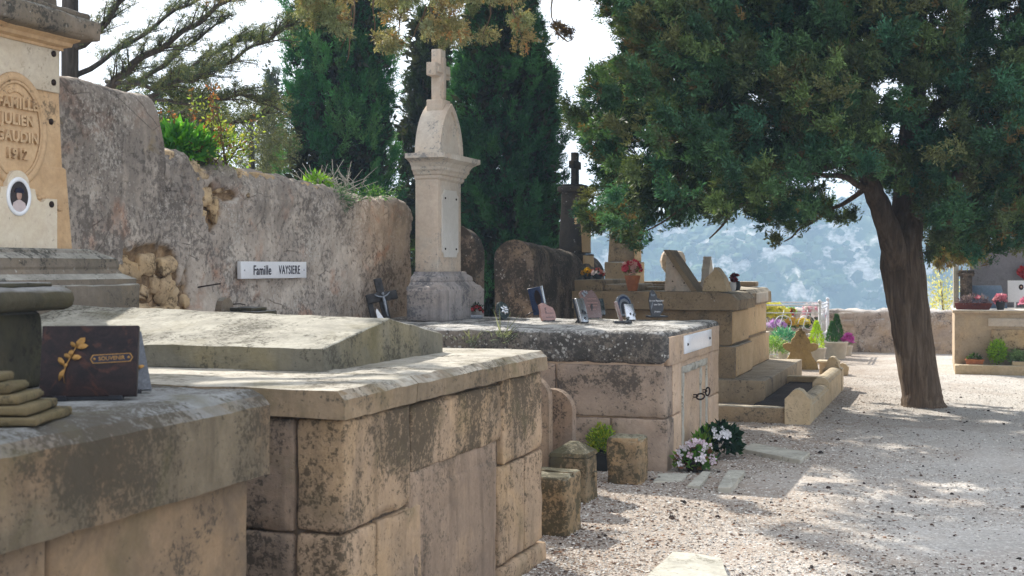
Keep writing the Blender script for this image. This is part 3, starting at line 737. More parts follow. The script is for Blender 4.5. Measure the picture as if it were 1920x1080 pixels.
rb.build('marble_plate', M['whitemarble'], tC, oC)
for v in (6.24, 7.23):
    rb = RB(); rb.lathe([(.012, 0), (.012, .006), (0, .012)], 10, M=T(.020, v, .955) @ Matrix.Rotation(math.pi/2, 4, 'Y')); rb.build('plate_screw', M['iron'], tC, oC)
rb = RB()   # smeared white mortar frame round the closing slab
rb.gbox(-.03, -.002, 6.16, 7.26, .715, .775, r=.006, st=.03, amp=.006, seed=3, ns=12)
rb.gbox(-.03, -.002, 6.16, 6.21, .10, .715, r=.006, st=.03, amp=.006, seed=4, ns=12)
rb.gbox(-.03, -.002, 7.20, 7.26, .15, .715, r=.006, st=.03, amp=.006, seed=5, ns=12)
rb.gbox(-.03, -.003, 6.93, 6.985, .15, .715, r=.006, st=.03, amp=.009, seed=6, ns=12)
rb.build('mortar_seal', M['flag'], tC, oC)
def ring(v, z, ru, rz, tw, parent, org):
    rb = RB(); rb.tube([(.012+ru+ru*math.cos(q), v+tw*math.sin(q), z+rz*math.sin(q)) for q in np.linspace(0, 2*math.pi, 24, endpoint=False)], .0075, 8, closed=True)
    rb.tube([(-.02, v, z+.012), (.012, v, z+.016), (.026, v, z+.004), (.012, v, z-.008), (-.02, v, z-.006)], .006, 6); rb.build('iron_ring', M['iron'], parent, org)
ring(6.66, .483, .034, .022, .03, tC, oC); ring(7.08, .487, .018, .034, .02, tC, oC)

# ---- monument C (white stele with cross) ---------------------------
org = (-2.61, 7.2, 1.09); c = (-2.615, 7.2)
mC = rthing('cross_monument', 'tall cream stone monument with pointed arch head and white cross standing on the grey tomb', 'monument', org)
rb = RB()
rb.gbox(-2.72, -2.35, 6.67, 7.76, 1.092, 1.385, r=.012, st=.06, amp=.003)
rb.build('plinth', M['baseC'], mC, org)
rb = RB()
pf = [(.0, .525, 1.384), (.012, .51, 1.41), (.038, .465, 1.425), (.062, .435, 1.452), (.068, .425, 1.462), (.062, .43, 1.464), (.068, .415, 1.50), (.098, .37, 1.525), (.105, .355, 1.533), (.105, .35, 1.548), (.13, .315, 1.552)]
rb.loft([(-2.725, -2.36-a, 7.205-b, 7.205+b, z) for a, b, z in pf]); rb.build('base_moulding', M['baseC'], mC, org)
rb = RB(); rb.gbox(-2.73, -2.50, c[1]-.30, c[1]+.305, 1.548, 2.425, r=.008, st=.08, amp=.0015); rb.build('shaft', M['monC'], mC, org)
rb = RB()
pf = [(.0, .305, 2.42), (.015, .32, 2.44), (.015, .32, 2.465), (.03, .335, 2.475), (.037, .345, 2.50), (.052, .365, 2.52), (.052, .37, 2.545), (.075, .40, 2.585), (.11, .445, 2.61), (.122, .46, 2.615), (.125, .48, 2.62), (.125, .48, 2.665), (.02, .32, 2.675)]
rb.loft([(-2.735-a*.25, -2.495+a, 7.22-b, 7.22+b, z) for a, b, z in pf]); rb.build('cornice', M['monC'], mC, org)
def gothic(w, h, n=12, b=0.0):
    """pointed arch outline (v, z), half width w"""
    R = (w*w+h*h)/(2*w); L = []
    a1 = math.asin(min(1, h/R)) if h < R else math.pi/2
    for k in range(n+1):
        a = a1*k/n; L.append((w-R+R*math.cos(a), R*math.sin(a)))
    L[-1] = (0, h); return [(x, z+b) for x, z in L]+[(-x, z+b) for x, z in L[::-1][1:]]
rb = RB(); g = [(c[1]+x, z) for x, z in gothic(.295, .50, 12, 2.672)]
rb.prism(g, -2.735, -2.495, 'x'); rb.build('arched_head', M['monC'], mC, org)
rb = RB(); g = [(c[1]+x, z) for x, z in gothic(.295, .50, 12, 2.672)]; gi = [(c[1]+x, z) for x, z in gothic(.225, .40, 12, 2.70)]
vs_ = [(-2.494, a, b) for a, b in g]+[(-2.474, a, b) for a, b in g]+[(-2.474, a, b) for a, b in gi]+[(-2.494, a, b) for a, b in gi]
n = len(g); fs = []
for L0, L1 in ((0, 1), (1, 2), (2, 3)):
    for i in range(n): j = (i+1) % n; fs.append((L0*n+i, L0*n+j, L1*n+j, L1*n+i))
rb.add(vs_, fs); rb.build('arch_border', M['monC'], mC, org)
rb = RB(); rb.gbox(c[0]-.085, c[0]+.085, c[1]-.10, c[1]+.10, 3.10, 3.21, r=.006, st=.1, amp=.001)
rb.gbox(c[0]-.05, c[0]+.05, c[1]-.062, c[1]+.062, 3.208, 3.70, r=.006, st=.1, amp=.001)
rb.gbox(c[0]-.048, c[0]+.048, c[1]-.19, c[1]+.19, 3.43, 3.555, r=.006, st=.1, amp=.001)
rb.gbox(c[0]+.04, c[0]+.068, c[1]-.035, c[1]+.035, 3.22, 3.62, r=.004, st=.1, amp=.001)
rb.gbox(c[0]+.038, c[0]+.066, c[1]-.15, c[1]+.15, 3.465, 3.52, r=.004, st=.1, amp=.001)
rb.build('stone_cross', M['monC'], mC, org)
rb = RB(); w, z0, z1, q = .205, 1.69, 2.335, .05
pl = [(-w, z0+q), (-w+q, z0+q), (-w+q, z0), (w-q, z0), (w-q, z0+q), (w, z0+q), (w, z1-q), (w-q, z1-q), (w-q, z1), (-w+q, z1), (-w+q, z1-q), (-w, z1-q)]
pl = []
for sx, sz, a0 in ((1, -1, 0), (1, 1, 0), (-1, 1, 0), (-1, -1, 0)):
    cx, cz = sx*w, (z1 if sz > 0 else z0); arc = []
    for k in range(6):
        a = math.pi/2*k/5; arc.append((cx-sx*q*math.cos(a), cz-sz*q*math.sin(a)))
    if sx*sz > 0: arc = arc[::-1]
    # concave corner
    pl += arc
pl = [(c[1]+a, b) for a, b in pl]
rb.prism(pl, -2.503, -2.488, 'x'); rb.build('marble_panel', M['marbleC'], mC, org)
for dv in (-.14, .14):
    for z in (1.77, 2.255):
        rb = RB(); rb.lathe([(.011, 0), (.009, .008), (0, .012)], 8, M=T(-2.488, c[1]+dv, z) @ Matrix.Rotation(math.pi/2, 4, 'Y')); rb.build('rosette', M['iron'], mC, org)

# ---- monument A (ochre stele with medallion) -----------------------
org = (-2.74, 1.31, 1.142); c = (-2.9, 1.31)
mA = rthing('stele', 'ochre carved stone stele of 1912 with oval medallion and cropped cornice at the left edge', 'monument', org)
rb = RB()
rb.gbox(-3.28, -2.35, c[1]-.74, c[1]+.74, 1.144, 1.50, r=.012, st=.08, amp=.004, seed=2); rb.build('plinth', M['corA'], mA, org)
rb = RB()
pf = [(.52, .74, 1.498), (.52, .745, 1.53), (.47, .68, 1.56), (.455, .66, 1.585), (.46, .665, 1.60), (.455, .655, 1.645), (.40, .58, 1.675), (.385, .555, 1.69), (.36, .50, 1.70)]
rb.sqlathe(pf, c); rb.build('base_moulding', M['corA'], mA, org)
rb = RB()   # tapering shaft: face at u=-2.62
f0 = -2.62
V = []
for z, hw, d in ((1.695, .475, 0), (2.15, .43, -.008), (2.16, .405, -.014), (2.75, .385, -.03), (2.813, .38, -.03)):
    V += [(f0-.55, c[1]-hw, z), (f0+d, c[1]-hw, z), (f0+d, c[1]+hw, z), (f0-.55, c[1]+hw, z)]
fs = [(k*4+i, k*4+(i+1) % 4, k*4+4+(i+1) % 4, k*4+4+i) for k in range(4) for i in range(4)]+[(16, 17, 18, 19)]
rb.add(V, fs); rb.build('shaft', M['monA'], mA, org)
rb = RB(); rb.gbox(f0-.4, f0-.012, c[1]-.40, c[1]+.385, 2.575, 2.82, r=.004, st=.3, amp=.0008); rb.build('marble_panel', M['marbleA'], mA, org)
for dv, z in ((.33, 2.63), (.33, 2.79), (-.33, 2.63), (-.33, 2.79), (.32, 2.41), (.27, 1.945), (-.25, 1.945)):
    rb = RB(); rb.lathe([(.018, 0), (.018, .006), (.0, .014)], 12, M=T(f0-.012 if z > 2.5 else (f0-.022 if z > 2 else f0+.022), c[1]+dv, z) @ Matrix.Rotation(math.pi/2, 4, 'Y')); rb.build('stud', M['iron'], mA, org)
# raised oval medallion
def oval_ring(cu, cv, cz, a, b, r, n=48, squash=.6):
    vs = []; fs = []; m = 8
    for k in range(n):
        t = 2*math.pi*k/n
        for i in range(m):
            s = 2*math.pi*i/m; rr = r*math.cos(s)
            vs.append((cu+r*squash*math.sin(s), cv+(a+rr)*math.cos(t), cz+(b+rr)*math.sin(t)))
    for k in range(n):
        for i in range(m): fs.append((k*m+i, k*m+(i+1) % m, ((k+1) % n)*m+(i+1) % m, ((k+1) % n)*m+i))
    return vs, fs
cz = 2.335
rb = RB(); rb.add(*oval_ring(f0-.006, c[1]+.02, cz, .225, .285, .024), True)
rb.add(*oval_ring(f0-.001, c[1]+.02, cz, .195, .255, .009), True)
rb.prism([(c[1]+.02+.22*math.cos(a), cz+.28*math.sin(a)) for a in np.linspace(0, 2*math.pi, 40, endpoint=False)], f0-.07, f0-.006, 'x')
rb.gbox(f0-.05, f0+.005, c[1]-.03, c[1]+.07, cz-.345, cz-.285, r=.012, st=.1, amp=.002)
rb.build('oval_medallion', M['monA'], mA, org)
for s, dz, sz in (('FAMILLE', .138, .078), ('JULIEN', .05, .078), ('GAUDIN', -.04, .078), ('1912', -.132, .078)):
    text_mesh('raised_lettering', s, sz, M['monA'], mA, T(f0+.002-org[0], c[1]+.02-org[1], cz+dz-org[2]) @ FACE_U, ext=.010, xs_=1.03, bold=.0026, sp=1.08)
rb = RB()   # small crown of leaves over the name and the branch relief below
for k in range(7):
    a = math.pi*(.25+.5*k/6); rb.sph((f0-.004, c[1]+.02+.07*math.cos(a), cz+.16+.05*math.sin(a)), .016, (.5, 1, .7), 8, 5)
rb.build('leaf_relief', M['monA'], mA, org); rb = RB()
for k in range(9):
    tt = k/8; rb.sph((f0-.004, c[1]+.14+.24*tt, cz-.345-.06*tt*tt+.01*math.sin(k*2.2)), .016, (.5, 1.3, .6), 8, 5)
rb.tube([(f0-.006, c[1]+.10, cz-.33), (f0-.006, c[1]+.24, cz-.36), (f0-.006, c[1]+.37, cz-.42)], .008, 6)
rb.build('branch_relief', M['monA'], mA, org)
# lower shaped marble with portrait
rb = RB(); w = .31; pz = 1.695
h_ = [(w, 0), (w, .28), (w-.09, .28), (w-.11, .262), (w-.135, .258), (w-.16, .27), (w-.175, .30), (w-.18, .325), (.085, .33)]
o_ = h_+[(.085*math.cos(a), .345+.075*math.sin(a)) for a in np.linspace(0, math.pi, 12)][1:-1]+[(-x, y) for x, y in h_[::-1]]
rb.prism([(c[1]+.01+a, pz+b) for a, b in o_], f0-.1, f0+.022, 'x'); rb.build('shaped_marble', M['marbleA'], mA, org)
rb = RB(); pc = (c[1]+.01, 1.975)
rb.add(*oval_ring(f0+.024, pc[0], pc[1], .082, .092, .013), True); rb.build('portrait_frame', M['white'], mA, org)
rb = RB(); rb.prism([(pc[0]+.078*math.cos(a), pc[1]+.088*math.sin(a)) for a in np.linspace(0, 2*math.pi, 28, endpoint=False)], f0+.01, f0+.026, 'x'); rb.build('portrait', M['photo_dark'], mA, org)
rb = RB(); rb.sph((f0+.0265, pc[0], pc[1]+.008), .026, (.08, .8, 1.05), 14, 8); rb.build('portrait_face', M['skin'], mA, org)
rb = RB(); rb.prism([(pc[0]-.055, pc[1]-.062), (pc[0]-.02, pc[1]-.080), (pc[0]+.02, pc[1]-.080), (pc[0]+.055, pc[1]-.062), (pc[0]+.045, pc[1]-.034), (pc[0]+.012, pc[1]-.018), (pc[0]-.012, pc[1]-.018), (pc[0]-.045, pc[1]-.034)], f0+.02, f0+.0275, 'x'); rb.build('portrait_blouse', M['shirt'], mA, org)
rb = RB(); rb.prism([(pc[0]+.034*math.cos(a), pc[1]+.026+.022*math.sin(a)) for a in np.linspace(-.3, math.pi+.3, 14)], f0+.02, f0+.0295, 'x'); rb.build('portrait_hair', M['ink'], mA, org)
rb = RB()   # necking + cornice
pf = [(.30, .40, 2.815), (.30, .40, 2.83), (.33, .435, 2.84), (.335, .44, 2.86), (.36, .465, 2.875), (.365, .47, 2.885)]
rb.sqlathe(pf, (f0-.30, c[1])); rb.build('necking', M['monA'], mA, org)
rb = RB(); rb.gbox(f0-.9, f0+.14, c[1]-.56, c[1]+.56, 2.884, 3.0, r=.02, st=.06, amp=.007, seed=4)
rb.gbox(f0-.85, f0+.10, c[1]-.52, c[1]+.52, 2.999, 3.04, r=.02, st=.06, amp=.005, seed=5)
rb.gbox(f0-.7, f0-.02, c[1]-.40, c[1]+.40, 3.038, 3.5, r=.02, st=.08, amp=.005, seed=6, taper=.12)
rb.build('cornice', M['corA'], mA, org)
# ================================================================ MORE STONES
# grey-pink slabs standing between tombs B and C
for i, (u0, u1, v, h, lb) in enumerate(((-1.15, -.52, 4.18, .845, 'thin pinkish grey headstone with rounded shoulder, the nearer of two behind the golden tomb'), (-1.2, -.46, 4.55, .72, 'thin grey headstone, the farther and lower of two behind the golden tomb'))):
    org = ((u0+u1)/2, v, 0); o = rthing('headstone', lb, 'headstone', org, 'thin headstones behind the golden tomb')
    rb = RB(); R = .16; pts = [(u0, 0), (u1, 0)]+[(u1-R+R*math.cos(a), h-R+R*math.sin(a)) for a in np.linspace(0, math.pi/2, 7)]+[(u0+R-R*math.sin(a), h-R+R*math.cos(a)) for a in np.linspace(0, math.pi/2, 7)]
    rb.prism(pts, v-.045, v+.045, 'y'); rb.build('slab', M['blockBside' if i else 'plasterB'], o, org)
# stone bollards
bol = [((-.20, 3.13), .165, .155, .355, 'flat', 'low cracked moss-topped stone block right beside the golden tomb, nearest of three'),
       ((-.36, 4.19), .14, .15, .40, 'pyr', 'stone bollard with pointed mossy top and a worn slot, middle of three'),
       ((-.185, 5.03), .125, .14, .335, 'flat', 'square mossy stone bollard standing free in front of the grey tomb, farthest of three')]
for i, ((u, v), hx, hy, h, kd, lb) in enumerate(bol):
    org = (u, v, 0); o = rthing('stone_bollard', lb, 'bollard', org, 'stone blocks between the tombs')
    rb = RB()
    if kd == 'flat':
        rb.gbox(u-hx, u+hx, v-hy, v+hy, -.03, h, r=.022, st=.025, amp=.014, seed=i*5, ns=6, taper=.03)
        if i == 0: rb.gbox(u-hx-.004, u+hx-.02, v+.02, v+hy+.002, h-.02, h+.006, r=.01, st=.03, amp=.007, seed=9)
    else:
        rb.gbox(u-hx, u+hx, v-hy, v+hy, -.03, h-.09, r=.015, st=.03, amp=.007, seed=i*5, taper=.04)
        rb.sqlathe([(hx*.965, hy*.965, h-.095), (hx*.9, hy*.9, h-.07), (hx*.2, hy*.2, h-.003), (.01, .01, h)], (u, v))
        rb.gbox(u+hx-.012, u+hx+.010, v+.03, v+.085, .15, .19, r=.006, st=.03, amp=.003)
    rb.build('block', M['bollard'], o, org)
# flat slabs in the ground
def slab(pts, h, name, lb, mat='flag', z0=-.03):
    c = sum((Vector(p) for p in pts), Vector((0, 0, 0)))/len(pts)
    o = MB(); m = len(pts); n = 10
    V = []; 
    top = [Vector(p)-c for p in pts]
    ed = []
    for i in range(m):
        a, b = top[i], top[(i+1) % m]
        for k in range(n): q = a.lerp(b, k/n); d = .012*nz(q+c, 6); ed.append(q+Vector((d, d*.7, 0)))
    L = len(ed); zc = [z0, h-.008, h, h+.001]; sc_ = [1, 1, .985, .5]
    for z, s in zip(zc, sc_): V += [(p.x*s, p.y*s, z+.004*nz(p+c, 5)) for p in ed]
    V.append((0, 0, h+.001)); f = [(k*L+i, k*L+(i+1) % L, (k+1)*L+(i+1) % L, (k+1)*L+i) for k in range(3) for i in range(L)]
    f += [(3*L+i, 3*L+(i+1) % L, 4*L) for i in range(L)]
    o.add(V, f); ob = o.build(name, M[mat]); ob.location = (c.x, c.y, 0); tag(ob, lb, 'slab'); return ob
slab([G(1190, 1120), G(1375, 1120), G(1352, 1062), G(1262, 1050)], .05, 'paving_slab', 'pale flat stone slab lying in the gravel at the bottom edge of the photo')
slab([G(1345, 925), G(1372, 925), G(1398, 893), G(1366, 892)], .045, 'kerb_slab', 'narrow bluish grey slab set in gravel right of the white flowers')
slab([G(1290, 916), G(1312, 918), G(1332, 890), G(1318, 889)], .025, 'kerb_slab', 'small sunken kerb piece just below the white flowers')
slab([G(1225, 906), G(1282, 903), G(1290, 890), G(1236, 890)], .012, 'kerb_slab', 'grey slab almost buried in gravel at the corner of the grey tomb')
slab([G(1388, 848), G(1500, 870), G(1518, 856), G(1412, 838)], .035, 'paving_slab', 'long weathered slab half buried in gravel beyond the potted flowers')

# things on tomb A
def plaq(name, lb, cat, loc, rz, w, h, th, lean, mat, parts=None, prof=None, feet=True, group=None, base=None):
    """upright plaque, face towards local -y, leaning back by lean; origin at its foot"""
    o = thing(name, lb, cat, loc, rz, group)
    Mx = T(0, 0, .012) @ Matrix.Rotation(-lean, 4, 'X')
    mb = MB()
    if prof is None: mb.gbox(-w/2, w/2, 0, th, 0, h, r=.0025, st=.1, amp=.0002, M=Mx)
    else: mb.prism(prof, 0, th, 'y', M=Mx)
    mb.build('face_plate', M[mat], o)
    if feet:
        mb = MB(); mb.box(-w*.34, w*.34, .004, th*1.0, 0.001, .0125); mb.box(-w*.36, -w*.22, -.004, th*1.1, 0, .014); mb.box(w*.22, w*.36, -.004, th*1.1, 0, .014)
        mb.prism([(th*.9, .012), (th+h*.35, .0), (th+h*.35+.01, .0), (th*.9, h*.5)], -.008, .008, 'x')
        mb.build('stand', M[base or 'black'], o)
    return o, Mx
zA = 1.187
pl, Mx = plaq('memorial_plaque', 'large brown black granite plaque with brass lily and SOUVENIR label on the nearest tomb', 'plaque', P(164, 748, 3.96)*1.0, .12, .292, .222, .030, .22, 'brownmarble')
pl.location.z = zA
mb = MB(); fr = [(-.062, 0), (-.055, .013), (-.046, .013), (.046, .013), (.055, .013), (.062, 0), (.055, -.013), (-.055, -.013)]
fr = [(.062*x, .0125*z) for x, z in ((-1, 0), (-.88, .9), (.88, .9), (1, 0), (.88, -.9), (-.88, -.9))]
fo = [(x*1.05, z*1.22) for x, z in fr]
cx, cz = .068, .118
ML = Mx @ T(cx, -.0005, cz) @ Matrix.Rotation(-.05, 4, 'Y')
v = [(x, -.002, z) for x, z in fo]+[(x, -.002, z) for x, z in fr]+[(x, .001, z) for x, z in fo]
f = [(i, (i+1) % 6, (i+1) % 6+6, i+6) for i in range(6)]+[(i, i+12, (i+1) % 6+12, (i+1) % 6) for i in range(6)]
mb.add(v, f, False, ML)
for sx in (-1, 1): mb.sph((sx*.052, -.002, 0), .0045, (1, .5, 1), 8, 6, M=ML)
mb.build('label_frame', M['gold'], pl)
mb = MB(); mb.prism(fr, -.001, .001, 'y', M=ML); mb.build('label_plate', M['ink'], pl)
text_mesh('lettering', 'SOUVENIR', .0165, M['gold'], pl, ML @ T(0, -.0016, 0) @ FACE_mV, ext=.0006, bold=.0003, xs_=1.02)
mb = MB(); ML = Mx @ T(-.058, -.004, .115)
stem = [(-.012, 0, -.075), (-.016, -.002, -.05), (-.010, -.004, -.02), (.0, -.004, .0), (.012, -.004, .025), (.022, -.004, .045)]
mb.tube([Vector(p) for p in stem], [.0012, .002, .002, .002, .002, .002], 6, M=ML)
def petal3(mb, c, a, L, W, M_, lift=.006):
    c = Vector(c); d = Vector((math.cos(a), 0, math.sin(a))); s = Vector((-math.sin(a), 0, math.cos(a))); n = Vector((0, -1, 0))
    pts = [c, c+d*L*.35+s*W*.5+n*lift, c+d*L*.75+s*W*.42+n*lift*.7, c+d*L, c+d*L*.75-s*W*.42+n*lift*.7, c+d*L*.35-s*W*.5+n*lift, c+d*L*.5+n*lift*2]
    mb.add(pts, [(0, 1, 6), (1, 2, 6), (2, 3, 6), (3, 4, 6), (4, 5, 6), (5, 0, 6)], True, M_)
for c, a, L, W in (((.018, 0, .036), .9, .042, .022), ((.018, 0, .036), .2, .038, .018), ((.018, 0, .036), 2.3, .026, .014), ((.004, 0, .004), .1, .032, .018), ((.004, 0, .004), 2.6, .026, .014), ((.0, 0, .006), 1.3, .026, .016), ((-.014, 0, -.02), 2.2, .034, .016), ((-.016, 0, -.03), -1.9, .040, .013), ((-.014, 0, -.03), 1.2, .022, .010)):
    petal3(mb, c, a, L, W, ML)
mb.build('lily_ornament', M['gold'], pl)
pl2, Mx = plaq('memorial_plaque', 'grey granite plaque standing behind the SOUVENIR plaque', 'plaque', P(222, 722, 4.15), .35, .20, .20, .028, .28, 'darkgr', prof=[(-.10, 0), (.105, 0), (.075, .195), (-.10, .20)])
pl2.location.z = zA
mb = MB(); petal3(mb, (.055, -.003, .07), .3, .03, .012, Mx); petal3(mb, (.055, -.003, .07), 2.4, .02, .01, Mx); mb.build('leaf_ornament', M['gold'], pl2)
# dark rounded pedestal and stepped stone on tomb A
p0 = P(10, 760, 4.28); p0.z = zA
o = thing('stone_pedestal', 'dark mossy stone pedestal with thick rounded top on the nearest tomb', 'pedestal', p0, ROT+.12)
mb = MB(); mb.gbox(-.42, .05, -.16, .16, 0, .265, r=.03, st=.04, amp=.006); mb.build('stem', M['darkst'], o)
mb = MB(); mb.gbox(-.5, .13, -.235, .235, .262, .345, r=.04, st=.03, amp=.004); mb.gbox(-.5, .065, -.18, .18, .342, .36, r=.006, st=.05, amp=.002); mb.build('rounded_cap', M['darkst'], o)
p0 = P(-40, 800, 3.42); p0.z = zA
o = thing('stepped_block', 'brown mossy stepped stone base of five layers at the left edge of the nearest tomb', 'stone block', p0, ROT+.35)
mb = MB()
for k in range(5):
    q = 1-.155*k; mb.gbox(-.205*q, .205*q, -.14*q, .14*q, .0265*k, .0265*k+.0255, r=.008, st=.03, amp=.003, seed=k)
mb.build('steps', M['stepst'], o)

# dark pot ledge against the wall between the tombs
org = (-3.12, 4.55, 0)
o = rthing('stone_ledge', 'dark stone ledge with small arched cap against the wall under the name sign', 'ledge', org)
rb = RB(); rb.gbox(-3.26, -2.98, 4.35, 4.74, 0, 1.255, r=.012, st=.08, amp=.005); rb.gbox(-3.2, -3.0, 4.38, 4.62, 1.253, 1.285, r=.01, st=.05, amp=.004); rb.build('block', M['darkst'], o, org)
rb = RB(); rb.prism([(4.33+.0, 1.2)]+[(4.42+.09*math.cos(a), 1.27+.09*math.sin(a)) for a in np.linspace(math.pi, 0, 9)]+[(4.51, 1.2)], -3.29, -3.24, 'x'); rb.build('arched_back', M['corA'], o, org)

# broken crucifix leaning on the white monument
org = (-2.80, 6.45, 1.092)
o = rthing('broken_cross', 'broken grey wooden crucifix leaning against the base of the white monument', 'cross', org); o.rotation_euler = (0, 0, ROT+.75)
Mx = T(0, 0, 0) @ Matrix.Rotation(-.25, 4, 'X') @ Matrix.Rotation(-.17, 4, 'Y')
mb = MB(); mb.gbox(-.035, .035, 0, .03, .0, .42, r=.004, st=.1, amp=.002, M=Mx); mb.gbox(-.15, .15, -.006, .026, .20, .285, r=.004, st=.1, amp=.002, M=Mx); mb.gbox(-.15, -.10, .01, .03, 0, .2, r=.004, st=.1, amp=.002, M=Mx @ T(.0, 0, 0)); mb.build('timber', M['wood'], o)
mb = MB()
mb.tube([(-.075, -.02, .27), (-.04, -.022, .245), (0, -.024, .235), (.04, -.022, .245), (.075, -.02, .27)], [.006, .007, .010, .007, .006], 6, M=Mx)
mb.tube([(0, -.024, .238), (.002, -.028, .19), (.0, -.026, .15), (-.004, -.03, .10), (.002, -.024, .05)], [.014, .016, .014, .009, .006], 8, M=Mx); mb.sph((.003, -.03, .262), .014, (1, 1, 1.2), 8, 6, M=Mx)
mb.build('metal_figure', M['greygr'], o)
mb = MB(); mb.prism([(-.10, 0), (-.03, 0), (-.05, .06), (-.085, .14), (-.10, .12)], -.02, -.012, 'y', M=Mx); mb.build('enamel_shard', M['white'], o)

# ---- wall remnants, monument E ------------------------------------
org = (-2.75, 7.95, 0)
o = rthing('wall_end', 'narrow rounded stone wall end standing right behind the white monument', 'wall', org)
def ender(u0, u1, v0, v1, h0, h1, mat, seed):
    rb = RB(); R = (u1-u0)/2*.98; uc = (u0+u1)/2; V = []; vs_ = list(np.linspace(v0, v1, 26)); m = 0
    for v in vs_:
        h = h0+(h1-h0)*(v-v0)/(v1-v0); pr = [(u1, h*k/22*.9999-(R*.9)*k/22) for k in range(23)]
        pr += [(uc+R*math.cos(a), h-R*.9+R*.9*math.sin(a)) for a in np.linspace(0, math.pi, 17)[1:-1]]
        pr += [(u0, (h-R*.9)*(1-k/8)) for k in range(9)]
        m = len(pr)
        for u, z in pr: d = .012*fbm((u, v, z), 4, seed); V.append((u+d, v+d*.6, z+d))
    n = len(vs_)
    f = [(i*m+k, (i+1)*m+k, (i+1)*m+k+1, i*m+k+1) for i in range(n-1) for k in range(m-1)]
    rb.add(V, f, True); rb.add(V[:m], [tuple(range(m))[::-1]]); rb.add(V[-m:], [tuple(range(m))]); return rb
ender(-3.0, -2.50, 7.9, 8.15, 2.03, 2.0, 'stoneE', 3).build('masonry', M['stoneE'], o, org)
org = (-2.6, 9.36, 0)
o = rthing('round_topped_wall', 'lichened brown wall with a rounded arch-shaped end beyond the grey tomb', 'wall', org)
ender(-2.83, -2.36, 9.36, 12.4, 1.90, 1.74, 'stoneE', 8).build('masonry', M['stoneE'], o, org)

# ---- double tomb D -------------------------------------------------
oD = (-1.5, 12.8, 0)
D = rthing('box_tomb', 'golden limestone double tomb on a plinth beyond the grey one with beige slabs on top', 'tomb', oD)
rb = RB()
rb.gbox(-3.0, .02, 10.72, 14.4, -.02, .275, r=.015, st=.07, amp=.004, ns=3); rb.build('plinth', M['plinthD'], D, oD)
rb = RB()
for (v0, v1, z0, z1, uu, s) in ((10.95, 12.25, .66, 1.08, -.415, 1), (10.92, 12.25, .272, .65, -.365, 2)):
    rb.gbox(-3.0, uu, v0, v1, z0, z1, r=.012, st=.07, amp=.004, seed=s)
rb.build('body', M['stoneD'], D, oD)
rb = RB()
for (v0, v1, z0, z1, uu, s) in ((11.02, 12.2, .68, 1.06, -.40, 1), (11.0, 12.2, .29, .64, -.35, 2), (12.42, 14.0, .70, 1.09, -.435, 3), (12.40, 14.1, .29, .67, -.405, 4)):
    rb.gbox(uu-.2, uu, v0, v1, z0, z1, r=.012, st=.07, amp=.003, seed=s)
rb.build('lit_front_slabs', M['litD'], D, oD)  # path-facing ends in the lighter stone, their lit look painted in
rb = RB()
rb.gbox(-3.0, -.45, 12.28, 14.15, .66, 1.09, r=.012, st=.07, amp=.004, seed=3); rb.gbox(-3.0, -.42, 12.28, 14.2, .272, .65, r=.012, st=.07, amp=.004, seed=3)
rb.build('body', M['stoneD'], D, oD)
rb = RB()
pr = [(-3.0, 1.085), (-.33, 1.085), (-.33, 1.2), (-.40, 1.275), (-.60, 1.30), (-3.0, 1.30)]
extr(rb, pr, [10.86, 10.87]+list(np.linspace(10.95, 12.15, 22))+[12.26], .007, sub=.03)
pr = [(-3.0, 1.095), (-.39, 1.095), (-.39, 1.25), (-.45, 1.30), (-.80, 1.325), (-3.0, 1.325)]
extr(rb, pr, [12.27, 12.28]+list(np.linspace(12.35, 14.15, 22))+[14.2], .007, sub=.03)
rb.gbox(-2.9, -1.2, 12.05, 12.2, 1.298, 1.37, r=.012, st=.08, amp=.004); rb.gbox(-3.0, -.55, 13.8, 14.05, 1.32, 1.39, r=.012, st=.08, amp=.004)
rb.gbox(-2.0, -1.45, 11.6, 12.1, 1.298, 1.345, r=.012, st=.08, amp=.004)
rb.build('top_slab', M['stoneD'], D, oD)
rb = RB(); rb.gbox(-.40, -.375, 12.7, 13.8, 1.12, 1.25, r=.004, st=.2, amp=.001); rb.build('name_plate', M['monC'], D, oD)
rb = RB()
rb.gbox(-3.05, -2.0, 10.98, 12.2, 1.298, 1.44, r=.015, st=.07, amp=.005, seed=4); rb.gbox(-2.0, -1.6, 11.02, 12.0, 1.298, 1.385, r=.015, st=.07, amp=.005, seed=4); rb.build('raised_step', M['stoneD'], D, oD)
